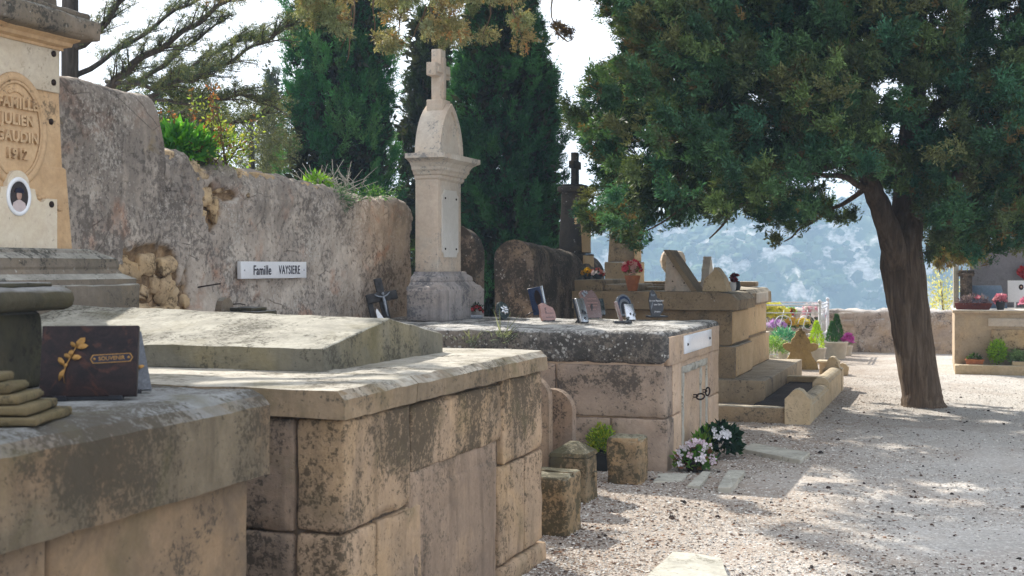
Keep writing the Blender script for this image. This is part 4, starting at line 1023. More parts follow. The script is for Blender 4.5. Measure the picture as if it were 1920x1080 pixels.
# monument with dark cross on D
def stele(name, lb, c, z0, dims, mats, cross=True):
    org = (c[0], c[1], z0); o = rthing(name, lb, 'monument', org)
    hx, hy, h1, sx, sy, h2 = dims
    rb = RB(); rb.gbox(c[0]-hx, c[0]+hx, c[1]-hy, c[1]+hy, z0+.002, z0+h1, r=.015, st=.06, amp=.005); rb.build('base_block', M[mats[0]], o, org)
    rb = RB(); rb.gbox(c[0]-sx, c[0]+sx, c[1]-sy, c[1]+sy, z0+h1+.002, z0+h2, r=.012, st=.07, amp=.004, taper=.2); rb.build('shaft', M[mats[0]], o, org)
    rb = RB(); rb.gbox(c[0]+sx*.3, c[0]+sx+.006, c[1]-sy*.9, c[1]+sy*.9, z0+h1+.02, z0+h2*.75, r=.008, st=.07, amp=.003, taper=.0); rb.gbox(c[0]+hx*.3, c[0]+hx+.006, c[1]-hy*.9, c[1]+hy*.9, z0+.03, z0+h1-.02, r=.008, st=.07, amp=.003); rb.build('lit_front_panel', M[mats[1]], o, org)  # front faces in a lighter stone, the light on them painted in
    rb = RB(); rb.gbox(c[0]-sx*1.05, c[0]+sx*1.05, c[1]-sy*1.08, c[1]+sy*1.08, z0+h2+.001, z0+h2+.07, r=.012, st=.06, amp=.006); rb.gbox(c[0]-sx*.8, c[0]+sx*.8, c[1]-sy*.8, c[1]+sy*.8, z0+h2+.069, z0+h2+.10, r=.012, st=.06, amp=.006); rb.build('cap', M[mats[0]], o, org)
    if cross:
        zb = z0+h2+.098
        rb = RB(); rb.gbox(c[0]-.04, c[0]+.04, c[1]-.055, c[1]+.055, zb, zb+.42, r=.01, st=.08, amp=.003); rb.gbox(c[0]-.038, c[0]+.038, c[1]-.165, c[1]+.165, zb+.21, zb+.31, r=.01, st=.08, amp=.003); rb.build('stone_cross', M[mats[0]], o, org)
stele('cross_monument', 'dark lichened monument with small stone cross seen against the sky left of the big tree', (-2.56, 11.67), 1.44, (.18, .28, .325, .155, .225, 1.12), ('darkD', 'litD'))
stele('stele', 'golden stone stele whose top is hidden in the tree branches beside the dark cross monument', (-2.35, 13.45), 1.325, (.22, .28, .34, .19, .22, 1.1), ('stoneD', 'litD'), False)
# pale urn
org = (-1.75, 13.9, 1.325); o = rthing('stone_urn', 'pale pink stone urn behind the potted red flowers', 'urn', org)
rb = RB(); rb.lathe([(.10, .003), (.10, .05), (.06, .08), (.06, .12), (.10, .17), (.17, .27), (.19, .36), (.17, .44), (.14, .49), (.10, .50)], 8, (org[0], org[1], org[2]), smooth=False); rb.build('body', M['monC'], o, org)
# pale scroll stele + beige lectern slabs on D
org = (-.95, 12.3, 1.30); o = rthing('carved_headpiece', 'pale grey carved stone headpiece behind the leaning beige slab', 'headstone', org)
rb = RB(); pr = [(-.20, 0), (.20, 0), (.20, .10), (.15, .16), (.13, .27), (.07, .33), (.05, .38), (.02, .38), (.02, .43), (-.02, .43), (-.02, .38), (-.05, .38), (-.07, .33), (-.13, .27), (-.15, .16), (-.20, .10)]
rb.prism([(org[1]+a, org[2]+b+.002) for a, b in pr], org[0]-.05, org[0]+.05, 'x'); rb.build('stone', M['monC'], o, org)
rb = RB(); rb.add(*oval_ring(org[0]+.06, org[1]+.02, org[2]+.14, .06, .075, .013), True); rb.build('oval_frame', M['black'], o, org)
for i, (u, v, w, h, lb, mt) in enumerate(((-1.05, 11.15, .20, .50, 'tall beige wedge shaped slab leaning on a triangular support on the golden tomb', 'monC'), (-.62, 11.12, .16, .29, 'small beige wedge shaped slab with rounded back at the corner of the golden tomb', 'curb'))):
    org = (u, v, 1.30); o = rthing('leaning_slab', lb, 'slab', org)
    rb = RB()
    if i == 0:
        rb.prism([(u-.17, 1.303), (u+.17, 1.303), (u-.14, 1.303+h*.92)], v-w, v+w, 'y'); rb.build('support', M[mt], o, org)
        rb = RB(); rb.prism([(u+.17, 1.303), (u+.235, 1.303), (u-.11, 1.303+h), (u-.175, 1.303+h)], v-w*1.25, v+w*1.25, 'y'); rb.build('slab', M['stoneD'], o, org)
        rb = RB()
        for a, b in ((-.06, .30), (-.07, .12), (.07, .1)): rb.lathe([(.009, 0), (.007, .006), (0, .008)], 8, M=T(u+a, v-w, 1.303+b) @ Matrix.Rotation(math.pi/2, 4, 'X'))
        rb.build('screw', M['iron'], o, org)
    else:
        rb.prism([(u-.14, 1.303), (u+.16, 1.303), (u+.11, 1.303+h*.55), (u+.03, 1.303+h*.95), (u, 1.303+h), (u-.01, 1.303+h*.86), (u-.05, 1.303+h*.72), (u-.12, 1.303+h*.5)], v-w, v+w, 'y'); rb.build('slab', M[mt], o, org)

# ---- kerbed grave in front of D ------------------------------------
org = (.45, 11.2, 0); K = rthing('kerbed_grave', 'kerbed grave bed of dark soil with rounded stone kerb and posts before the golden tomb', 'grave', org)
rb = RB()
rb.gbox(.04, .62, 9.05, 12.9, -.02, .10, r=.02, st=.1, amp=.012); rb.build('soil_bed', M['soil'], K, org)
rb = RB(); rb.gbox(-1.6, .50, 8.96, 9.12, -.03, .16, r=.015, st=.06, amp=.005); rb.build('kerb', M['stoneD'], K, org)
def curbbar(v0, v1, h, s):
    rb = RB(); pr = [(.53, -.02), (.72, -.02), (.72, h-.06)]+[(.625+.085*math.cos(a), h-.06+.06*math.sin(a)) for a in np.linspace(.2, math.pi-.2, 8)]+[(.53, h-.06)]
    extr(rb, pr, [v0, v0+.006]+list(np.linspace(v0+.05, v1-.05, 14))+[v1], .004); return rb
for v0, v1, h in ((9.1, 10.95, .235), (10.97, 12.62, .31)): curbbar(v0, v1, h, 0).build('kerb', M['curb'], K, org)
rb = RB(); rb.gbox(-.5, .52, 12.7, 12.86, -.03, .17, r=.015, st=.06, amp=.004); rb.build('kerb', M['curb'], K, org)
for v0, w, h, i in ((9.0, .125, .36, 0), (12.75, .125, .44, 1)):
    rb = RB(); u = .60
    if i == 0: pr = [(-w, -.03), (w, -.03), (w, h-.10), (w*.75, h-.07), (w*.35, h-.015), (0, h), (-w*.35, h-.015), (-w*.75, h-.07), (-w, h-.10)]
    else: pr = [(-w, -.03), (w, -.03), (w, h-.16), (w*.72, h-.14), (w*.62, h-.11), (w*.5, h-.05), (w*.25, h-.01), (0, h), (-w*.25, h-.01), (-w*.5, h-.05), (-w*.62, h-.11), (-w*.72, h-.14), (-w, h-.16)]
    rb.prism([(u+a, b) for a, b in pr], v0-.10, v0+.10, 'y'); rb.build('post', M['curb'], K, org)
# rustic cross
org = UV(P(1501, 688, 20.0))+(0,); org = (org[0]-.0, org[1], 0)
o = rthing('carved_cross', 'squat gold lichened carved stone cross behind the kerbed grave', 'cross', org); o.rotation_euler = (0, 0, ROT+.15)
half = [(.24, -.03), (.22, .10), (.155, .20), (.135, .27), (.20, .30), (.235, .34), (.235, .385), (.18, .41), (.13, .40), (.12, .46), (.085, .50), (.065, .55), (.06, .585), (.035, .60)]
half = [(a*1.15, b*1.0) for a, b in half]; mb = MB(); pr = half+[(-a, b) for a, b in half[::-1]]; mb.prism(pr, -.06, .06, 'y'); mb.build('stone', M['rustic'], o)
mb = MB(); mb.gbox(-.03, .03, -.04, .04, .598, .64, r=.01, st=.05, amp=.004); mb.build('finial', M['rustic'], o)
# small kerb stones behind
p0 = P(1566, 700, 18.9); p0.z = 0
o = thing('low_grave_border', 'pale low stone border with rounded end stone behind the kerb post', 'grave', p0, ROT)
mb = MB(); mb.gbox(-.24, .06, .1, .25, -.02, .17, r=.012, st=.08, amp=.004); mb.gbox(-.27, .05, .02, .32, .168, .20, r=.01, st=.08, amp=.004)
mb.build('border', M['curb'], o)
mb = MB(); mb.prism([(.0, -.02), (.18, -.02), (.20, .12), (.16, .17), (.11, .19), (.05, .16), (0, .17)], -.12, .0, 'y'); mb.build('end_stone', M['curb'], o)

# ---- parapet wall ---------------------------------------------------
pg = UV(P(1600, 660, 24)); org = (pg[0], pg[1], 0)
W_ = rthing('parapet_wall', 'low rough stone parapet wall along the edge of the valley', 'wall', org)
rb = RB(); us = list(np.arange(-9, 14, .07)); V = []
pr0 = [(0, z) for z in np.linspace(-.05, .72, 14)]+[(.03, .76), (.09, .785), (.2, .79), (.32, .785), (.40, .74), (.41, -.6)]
for u in us:
    for k, (dv, z) in enumerate(pr0):
        d = .04*fbm((u, dv, z), 3.2)+.035*fbm((u, dv, z), 8)
        V.append((pg[0]+u, pg[1]+dv+d*(1 if dv < .1 else .5), z+(d*.8 if z > .7 else 0)))
m = len(pr0); f = [(i*m+k, (i+1)*m+k, (i+1)*m+k+1, i*m+k+1) for i in range(len(us)-1) for k in range(m-1)]
rb.add(V, f, True); rb.build('masonry', M['parapet'], W_, org)
rb = RB(); rs = random.Random(5)
for i in range(46):
    u = rs.uniform(-3, 6); z = rs.choice([.15, .35, .55, .7]); rb.gbox(pg[0]+u, pg[0]+u+rs.uniform(.15, .34), pg[1]-.02-rs.random()*.015, pg[1]+.2, z-.08, z+rs.uniform(.02, .08), r=.03, st=.05, amp=.012, seed=i)
rb.build('face_stones', M['parapet'], W_, org)

# ---- tomb F at the right -------------------------------------------
org = (3.6, 16.1, 0); Ft = rthing('box_tomb', 'beige family tomb with grey headwall, flowers and a planted kerb at the right edge', 'tomb', org); Ft.rotation_euler = (0, 0, ROT+math.radians(1.2))
u0, v0, x1 = 2.08, 16.3, 5.5
rb = RB(); rb.gbox(u0, x1, v0, v0+2.2, -.02, .90, r=.012, st=.1, amp=.003); rb.build('body', M['tombF'], Ft, org)
rb = RB(); rb.gbox(u0-.03, x1, v0-.03, v0+2.23, .898, .945, r=.012, st=.1, amp=.003); rb.build('top_slab', M['tombF'], Ft, org)
rb = RB(); rb.gbox(u0+.05, x1, v0-.36, v0-.24, -.03, .14, r=.012, st=.1, amp=.004); rb.gbox(u0-.0, u0+.12, v0-.36, v0, -.03, .13, r=.012, st=.1, amp=.004); rb.build('kerb', M['curb'], Ft, org)
rb = RB(); rb.gbox(u0+.48, x1, v0-.018, v0+.03, .705, .825, r=.004, st=.2, amp=.001); rb.build('name_plate', M['monC'], Ft, org)
rb = RB(); 
for k in range(3): rb.gbox(u0+.52+k*.9, u0+1.38+k*.9, v0-.03, v0+.05, .36, .66, r=.03, st=.04, amp=.014, seed=k+2, ns=5)
rb.build('patched_render', M['rubble'], Ft, org)
rb = RB(); rb.gbox(u0+.26, x1, v0+1.6, v0+1.78, .94, 1.95, r=.012, st=.1, amp=.003); rb.build('headwall', M['concrete'], Ft, org)
rb = RB(); rb.gbox(u0+.10, u0+.28, v0+.9, v0+1.1, .943, 1.50, r=.01, st=.1, amp=.002); rb.gbox(u0+.08, u0+.31, v0+.87, v0+1.13, 1.50, 1.545, r=.01, st=.1, amp=.002)
rb.sqlathe([(.115, .13, 1.445), (.13, .15, 1.50)], (u0+.19, v0+1.0)); rb.build('corner_pillar', M['stoneE'], Ft, org)
rb = RB(); rb.gbox(u0-.0, u0+.08, v0+.95, v0+1.5, .943, 1.62, r=.01, st=.1, amp=.002); rb.build('side_pilaster', M['flag'], Ft, org)

# ---- white iron enclosure ------------------------------------------
pn = P(1537, 574, 21.9); pn.z = 0; pf_ = P(1552, 566, 23.6); pf_.z = 0
o = thing('iron_enclosure', 'white painted iron railing with scrollwork round the flower covered grave', 'railing', pn, 0.0)
dx = Vector((-1, .05, 0)); side = (pf_-pn); Ls = side.length; side.normalize()
mb = MB()
def rail(a, b, z, r=.013): mb.tube([a+Vector((0, 0, z*.94)), b+Vector((0, 0, z*.94))], r, 6)
O_ = Vector((0, 0, 0)); Lf = O_+dx*2.0; Fr = side*Ls; Fl = Fr+dx*2.0
rail(O_, Lf, 1.0, .016); rail(Fr, Fl, 1.0, .016); rail(O_, Fr, 1.0, .016); rail(O_, Lf, .10); rail(O_, Fr, .10); rail(O_, Fr, .93); rail(O_, Lf, .86, .009)
mb.build('rails', M['whitepaint'], o)
for q in (O_, Fr, Lf):
    mb = MB(); mb.box(q.x-.022, q.x+.022, q.y-.022, q.y+.022, 0, .97); mb.sph((q.x, q.y, 1.0), .035); mb.build('post', M['whitepaint'], o)
mb = MB()
def spiral(c, ex, ez, r, turns, s=1):
    pts = []
    for k in range(26):
        a = k/25*turns*2*math.pi; rr = r*(1-k/25*.75); pts.append(c+ex*(rr*math.cos(a)*s)+ez*(rr*math.sin(a)))
    mb.tube(pts, .007, 5)
ez = Vector((0, 0, 1))
for k in range(5):
    c = dx*(.2+.4*k); spiral(c+ez*.62, dx, ez, .17, 1.3); spiral(c+ez*.30, dx, ez, .17, 1.3, -1); mb.tube([c+ez*.1, c+dx*.1+ez*.5, c+ez*.86], .007, 5)
for k in range(6):
    c = side*(.15+.3*k); mb.tube([c+ez*.1, c+ez*.93], .008, 5); spiral(c+ez*.7, side, ez, .10, 1.2); spiral(c+ez*.35, side, ez, .10, 1.2, -1)
mb.build('scrollwork', M['whitepaint'], o)
# ================================================================ MEMORIAL PLAQUES ON TOMB C
zC = 1.094
def onC(px, py): return P(px, py, (H-zC)*F/(py-500))
GP = 'memorial plaques on the grey tomb'
def outline_leaf(h, w): return [(-w*.3, 0), (w*.25, 0), (w*.5, h*.2), (w*.55, h*.42), (w*.38, h*.62), (w*.12, h*.70), (w*.12, h*.80), (-w*.02, h*.93), (-w*.2, h), (-w*.34, h*.9), (-w*.42, h*.6)]
o, Mx = plaq('memorial_plaque', 'small blue grey upright plaque at the foot of the white monument beside red roses', 'plaque', onC(878, 596), .75, .13, .145, .02, .2, 'greygr', group=GP)
mb = MB(); petal3(mb, (.0, -.003, .03), 1.2, .06, .02, Mx); petal3(mb, (.0, -.003, .05), 2.0, .05, .02, Mx); mb.build('leaf_ornament', M['bluegr'], o)
o, Mx = plaq('memorial_plaque', 'dark green oval granite plaque with glassy pale flower relief', 'plaque', onC(948, 600), .8, .15, .16, .03, .3, 'greengr', prof=[(.075*math.cos(a), .085+.085*math.sin(a)*(1+.08*math.cos(3*a))) for a in np.linspace(0, 2*math.pi, 22, endpoint=False)], group=GP)
mb = MB()
for a in np.linspace(0, 6.28, 8)[:-1]: petal3(mb, (.01, -.004, .09), a, .055, .03, Mx, .012)
mb.build('flower_relief', M['silver'], o)
o = thing('memorial_plaque', 'tall thick navy blue granite block with an oval niche and polished edge with painted sky sheen', 'plaque', onC(1012, 592), .0, GP)
Mx = T(0, 0, .012) @ Matrix.Rotation(-.22, 4, 'Y')
mb = MB(); mb.gbox(-.07, .07, 0, .05, 0, .285, r=.004, st=.2, amp=.0003, M=Mx @ Matrix.Rotation(-.35, 4, 'Z')); mb.build('block', M['bluegr'], o)
mb = MB(); mb.gbox(.0705, .078, .0, .055, .02, .287, r=.002, st=.2, amp=.0, M=Mx @ Matrix.Rotation(-.35, 4, 'Z')); mb.build('sky_sheen_strip', M['silver'], o)  # silver strip: sky reflection on the polished edge put in as colour
mb = MB(); mb.prism([(.02+.035*math.cos(a), .17+.085*math.sin(a)) for a in np.linspace(0, 6.283, 20, endpoint=False)], -.002, .003, 'y', M=Mx @ Matrix.Rotation(-.35, 4, 'Z')); mb.build('oval_niche', M['brownmarble'], o)
mb = MB(); mb.tube([(-.14, -.02, .004), (-.05, .02, .05)], .006, 6); mb.build('stand_rod', M['black'], o)
o, Mx = plaq('memorial_plaque', 'small pink granite plaque with wavy outline and engraved flower', 'plaque', onC(1030, 603), .62, .17, .17, .028, .25, 'pinkgr', group=GP,
    prof=[(-.07, 0), (.07, 0), (.085, .03), (.08, .08), (.06, .12), (.02, .135), (-.02, .155), (-.05, .165), (-.085, .15), (-.08, .09), (-.085, .04)])
mb = MB(); petal3(mb, (-.03, -.003, .09), 1.5, .035, .02, Mx, .002); petal3(mb, (-.03, -.003, .09), -1.4, .03, .015, Mx, .002)
for z, w in ((.062, .09), (.024, .09)):
    for k in range(6): mb.box(-.03+k*.0155, -.02+k*.0155, -.002, .001, z, z+.010, M=Mx)
mb.build('engraving', M['browngr'], o)
o, Mx = plaq('memorial_plaque', 'narrow steel faced plaque with dark edge in front of the mauve one', 'plaque', onC(1098, 606), .98, .13, .22, .022, .28, 'silver', group=GP)
mb = MB(); mb.gbox(-.068, .068, .0225, .04, 0, .224, r=.002, st=.2, amp=.0, M=Mx); mb.build('back_plate', M['black'], o)
mb = MB(); petal3(mb, (.0, -.003, .07), .4, .05, .025, Mx); petal3(mb, (.0, -.003, .07), 1.9, .05, .025, Mx); petal3(mb, (.0, -.003, .05), -1.1, .04, .02, Mx); mb.build('leaf_ornament', M['black'], o)
o, Mx = plaq('memorial_plaque', 'tall mauve brown granite plaque with pale engraved lines and carved roses at its top', 'plaque', onC(1112, 598), .45, .19, .29, .025, .32, 'browngr', group=GP,
    prof=[(-.075, 0), (.10, 0), (.105, .16), (.07, .24), (.035, .285), (.0, .27), (-.03, .28), (-.08, .275), (-.105, .25), (-.09, .2), (-.075, .15)])
mb = MB()
for z, w in ((.19, .09), (.15, .12), (.12, .10), (.085, .06)):
    k = 0; x = .015-w/2
    while x < .015+w/2: l = .006+.006*((k*37) % 3)/2; mb.box(x, x+l, -.0015, .001, z-.004, z+.004, M=Mx); x += l+.004; k += 1
mb.build('engraving', M['pinkgr'], o)
mb = MB()
for x, z in ((-.075, .245), (-.05, .26), (-.06, .225), (-.03, .25)): mb.sph((x, -.004, z), .015, (1, .5, 1), 8, 6, .5, x*90, M=Mx)
mb.build('rose_relief', M['greygr'], o)
o, Mx = plaq('memorial_plaque', 'small dark plaque half hidden behind the mauve one', 'plaque', onC(1131, 592), .6, .07, .17, .02, .25, 'greengr', group=GP)
o = thing('memorial_plaque', 'slim upright brown stone blade on a black base', 'plaque', onC(1166, 606), .15, GP)
mb = MB(); mb.gbox(-.075, .085, -.04, .04, .0, .02, r=.003, st=.2, amp=0); mb.build('base', M['black'], o)
mb = MB(); mb.gbox(-.012, .012, -.03, .03, .02, .20, r=.003, st=.2, amp=0, M=T(0, 0, 0) @ Matrix.Rotation(-.30, 4, 'Y')); mb.build('blade', M['browngr'], o)
mb = MB(); mb.sph((.05, -.02, .04), .018, (1, .7, 1), 8, 6, .6, 3); mb.build('ornament', M['greengr'], o)
arch = [(-.085, 0), (.085, 0), (.085, .13)]+[(.085*math.cos(a), .13+.095*math.sin(a)) for a in np.linspace(0, math.pi, 12)][1:-1]+[(-.085, .13)]
o, Mx = plaq('memorial_plaque', 'blue grey arched plaque with dark niche and stepped border', 'plaque', onC(1174, 594), .45, .17, .22, .03, .3, 'greygr', prof=arch, group=GP)
for s, dy, mt, nm in ((.82, -.004, 'bluegr', 'inner_arch'), (.70, -.006, 'greygr', 'inner_arch'), (.56, -.009, 'black', 'niche')):
    mb = MB(); mb.prism([(x*s, .02+z*s) for x, z in arch], dy, .0, 'y', M=Mx); mb.build(nm, M[mt], o)
o, Mx = plaq('memorial_plaque', 'small brushed steel plaque in front of the arched one', 'plaque', onC(1184, 602), .5, .10, .155, .015, .3, 'silver', group=GP)
mb = MB(); petal3(mb, (.03, -.003, .03), 1.0, .04, .02, Mx); mb.build('leaf_ornament', M['greygr'], o)
o, Mx = plaq('memorial_plaque', 'black leaf shaped plaque with white lettering on a black base near the corner', 'plaque', onC(1230, 595), .18, .15, .26, .022, .15, 'black', prof=outline_leaf(.265, .155), feet=False, group=GP)
mb = MB(); mb.gbox(-.09, .11, -.045, .06, .0, .018, r=.003, st=.2, amp=0); mb.build('base', M['black'], o)
for s, z, sz, x in (('A mon Papounet', .155, .0235, .012), ('tant Chéri', .117, .0225, .028), ('Jérome', .045, .0225, .018)):
    text_mesh('lettering', s, sz, M['whiteink'], o, Mx @ T(x, -.001, z) @ FACE_mV, ext=.0005, bold=.0006, xs_=.92)
mb = MB(); petal3(mb, (-.035, -.003, .20), .5, .04, .02, Mx); petal3(mb, (-.035, -.003, .20), 1.9, .03, .02, Mx); petal3(mb, (-.05, -.003, .06), 1.3, .09, .012, Mx, .002); mb.build('rose_ornament', M['greygr'], o)

# ================================================================ PLANTS
def hemi(n, rx, ry, rz, rg, lo=-.2, shell=.55):
    d = unit(rg.normal(size=(n*3, 3))); d = d[d[:, 2] > lo][:n]
    q = (shell+(1-shell)*rg.random((len(d), 1)))
    return d*q*np.array([rx, ry, rz]), d
def leafbush(name, parent, c, r, n, L, W, cols, rg, lo=-.3, shell=.4, up=.3, mat='leaf', cj=.2, fold=.06):
    C, D = hemi(n, r[0], r[1], r[2], rg, lo, shell)
    C = C+np.array(c); D = unit(D+np.array([0, 0, up])+rg.normal(size=D.shape)*.45)
    col = np.array(cols)[rg.integers(0, len(cols), len(C))]*(1+cj*rg.normal(size=(len(C), 1)))
    V = blades(C, D, L*rg.uniform(.6, 1.25, len(C)), W*rg.uniform(.7, 1.2, len(C)), rg, fold)
    return quadmesh(name, V, np.clip(col, .002, 1), M[mat], parent)
def blooms(name, parent, pts, r, cols, rg, petals=5, face=(0, -.5, .6), cup=.4):
    pts = np.array(pts); n = len(pts); V = []; Cc = []
    for i, p in enumerate(pts):
        nrm = Vector(face)+Vector(rg.normal(size=3))*.45; nrm.normalize(); a = nrm.orthogonal().normalized(); b = nrm.cross(a)
        rr = r*rg.uniform(.75, 1.2); col = np.array(cols[rg.integers(0, len(cols))])*rg.uniform(.85, 1.1); off = rg.random()*6
        for k in range(petals):
            t = off+k*2*math.pi/petals; d = a*math.cos(t)+b*math.sin(t); s = nrm.cross(d)
            P0 = Vector(p)
            V += [P0, P0+d*rr*.6+s*rr*.42+nrm*rr*cup*.5, P0+d*rr+nrm*rr*cup, P0+d*rr*.6-s*rr*.42+nrm*rr*cup*.5]; Cc.append(col)
    return quadmesh(name, np.array([tuple(v) for v in V]), np.clip(np.array(Cc), .003, .95), M['petal'], parent)
GR = [(.06, .13, .03), (.09, .18, .04), (.04, .09, .02)]
DG = [(.012, .045, .02), (.018, .06, .028), (.01, .03, .015)]
def gp(px, py, z=0.0): p = G(px, py, z); return p
# potted plants by tomb C
p = gp(1128, 882); o = thing('potted_shrub', 'yellow green leafy shrub in a black square pot between the two free bollards', 'potted plant', p, ROT)
mb = MB(); mb.sqlathe([(.062, .062, .0), (.075, .075, .13), (.08, .08, .132), (.08, .08, .15), (.07, .07, .15), (.068, .068, .12)]); mb.build('pot', M['blackpot'], o)
leafbush('foliage', o, (0, 0, .20), (.115, .115, .16), 1500, .032, .014, [(.28, .36, .03), (.20, .32, .04), (.38, .42, .04), (.12, .22, .03)], RG)
p = gp(1303, 884); o = thing('cyclamen', 'white cyclamen with green and browned leaves in front of the iron ring slab', 'potted plant', p)
mb = MB(); mb.lathe([(.06, 0), (.085, .07), (.09, .10), (.075, .10)], 14); mb.build('pot', M['iron'], o)
leafbush('foliage', o, (0, 0, .08), (.15, .10, .11), 420, .06, .045, [(.08, .20, .03), (.16, .28, .05), (.05, .12, .03), (.16, .07, .04)], RG, lo=-.35, fold=.1)
C_, D_ = hemi(62, .15, .12, .15, RG, -.3, .85); blooms('blossom', o, C_+np.array([0, -.03, .10]), .032, [(.72, .60, .66), (.80, .74, .78), (.62, .46, .54)], RG, 4, (0, -.7, .3))
p = gp(1350, 858); o = thing('cyclamen', 'large dark green heart-leaved cyclamen with few white flowers at the tomb corner', 'potted plant', p)
leafbush('foliage', o, (0, 0, .12), (.17, .12, .15), 420, .075, .062, DG, RG, lo=-.5, fold=.12, shell=.6)
leafbush('foliage', o, (-.14, -.05, .10), (.10, .10, .12), 90, .09, .03, [(.10, .24, .03), (.18, .26, .05)], RG, lo=-.1, fold=.1, up=.8)
C_, D_ = hemi(16, .08, .08, .08, RG, -.1, .7); blooms('blossom', o, C_+np.array([-.02, -.11, .19]), .03, [(.75, .75, .78)], RG, 4, (0, -.8, .3))
# roses in small trough on C
p = onC(893, 597); o = thing('rose_bouquet', 'small bouquet of dark red roses in grey trough below the white monument', 'flowers', p, ROT+.4, GP)
mb = MB(); mb.gbox(-.07, .06, -.035, .035, 0, .035, r=.004, st=.1, amp=0); mb.build('trough', M['greygr'], o)
leafbush('foliage', o, (0, 0, .07), (.07, .04, .07), 120, .03, .016, DG, RG, lo=-.1)
blooms('blossom', o, [(-.03, -.03, .09), (.03, -.02, .10), (.05, -.01, .07), (.0, -.035, .12), (-.01, .0, .13)], .026, [(.33, .02, .03), (.42, .05, .06)], RG, 7, (0, -.8, .4), .7)
# weeds growing on edge of C
for px, py, n, s, lb in ((945, 636, 40, .09, 'thin grey green weed rooted in the dark top edge of the grey tomb, right clump'), (884, 644, 26, .06, 'thin grey green weed rooted in the dark top edge of the grey tomb, left clump')):
    k = (px-960)/F; Z = 10.5; 
    for _ in range(3): Z = 9.97+.33/.944*(1.205-k*Z)/1.0*1.0
    p = P(px, py, Z-.03); o = thing('weed', lb, 'weed', p, group='weeds on the grey tomb')
    C_ = RG.normal(size=(n*2, 3))*np.array([.05, .01, .02]); t_ = RG.random(n*2)[:, None]; D_ = unit(RG.normal(size=(n*2, 3))*np.array([1, .4, .5])+np.array([0, -.5, .5]))
    quadmesh('foliage', blades(C_+D_*.03, D_, s*.7*RG.uniform(.5, 1.3, n*2), .005, RG, .05), np.array([[.19, .23, .18]])*RG.uniform(.6, 1.4, (n*2, 1)), M['leaf'], o)
    C2 = RG.normal(size=(14, 3))*.02; D2 = unit(RG.normal(size=(14, 3))*np.array([.8, .2, .4])+np.array([.5, -.1, .8]))
    quadmesh('stem', blades(C2, D2, s*2.3*RG.uniform(.5, 1.2, 14), .007, RG, .02), np.array([[.2, .22, .17]])*RG.uniform(.7, 1.3, (14, 1)), M['leaf'], o)
# flowers on tomb D
p = P(1186, 530, 15.7); p.z = 1.302
o = thing('flower_pot', 'terracotta pot with red and pink flowers standing on the golden tomb', 'flowers', p)
mb = MB(); mb.lathe([(.055, 0), (.06, .02), (.095, .17), (.10, .19), (.085, .19)], 16); mb.build('pot', M['terra'], o)
leafbush('foliage', o, (0, 0, .24), (.10, .10, .08), 160, .04, .02, [(.14, .2, .05), (.3, .2, .12)], RG)
C_, D_ = hemi(44, .13, .11, .11, RG, -.2, .8); blooms('blossom', o, C_+np.array([0, 0, .25]), .036, [(.62, .05, .08), (.70, .10, .14), (.72, .42, .36), (.55, .03, .05)], RG, 6, (0, -.8, .4), .5)
o_z = 1.445
for px, Z, cols, lb in ((1102, 15.9, [(.75, .45, .02), (.6, .3, .02)], 'small dark pot of yellow flowers beside the dark cross monument'), (1122, 15.8, [(.7, .12, .10), (.8, .7, .66), (.6, .2, .15)], 'low cluster of red and white flowers on the raised step of the golden tomb')):
    p = P(px, 524, Z); p.z = o_z; o = thing('flower_pot', lb, 'flowers', p)
    mb = MB(); mb.lathe([(.04, 0), (.055, .06), (.05, .06)], 12); mb.build('pot', M['blackpot'], o)
    leafbush('foliage', o, (0, 0, .06), (.09, .07, .06), 90, .04, .015, DG, RG, lo=-.6)
    C_, D_ = hemi(20, .08, .07, .06, RG, -.2, .8); blooms('blossom', o, C_+np.array([0, 0, .07]), .026, cols, RG, 5, (0, -.8, .4), .5)
p = P(1375, 533, 16.3); p.z = 1.302; p.x, p.y = RW(-.55, 12.1)[:2]
p = P(1375, 530, 15.9); p.z = 1.302; o = thing('flower_vase', 'dark red flower in small white and black vase at the corner of the golden tomb', 'flowers', p)
mb = MB(); mb.lathe([(.03, 0), (.045, .05), (.035, .11), (.03, .12)], 12); mb.build('vase', M['white'], o)
mb = MB(); mb.lathe([(.03, 0), (.045, .05), (.035, .11), (.03, .12)], 12, c=(.05, .01, 0)); mb.build('vase', M['blackpot'], o)
C_, D_ = hemi(26, .06, .05, .07, RG, -.4, .6); blooms('blossom', o, C_+np.array([.02, 0, .14]), .028, [(.16, .01, .02), (.09, .01, .015)], RG, 6, (0, -.8, .4), .6)

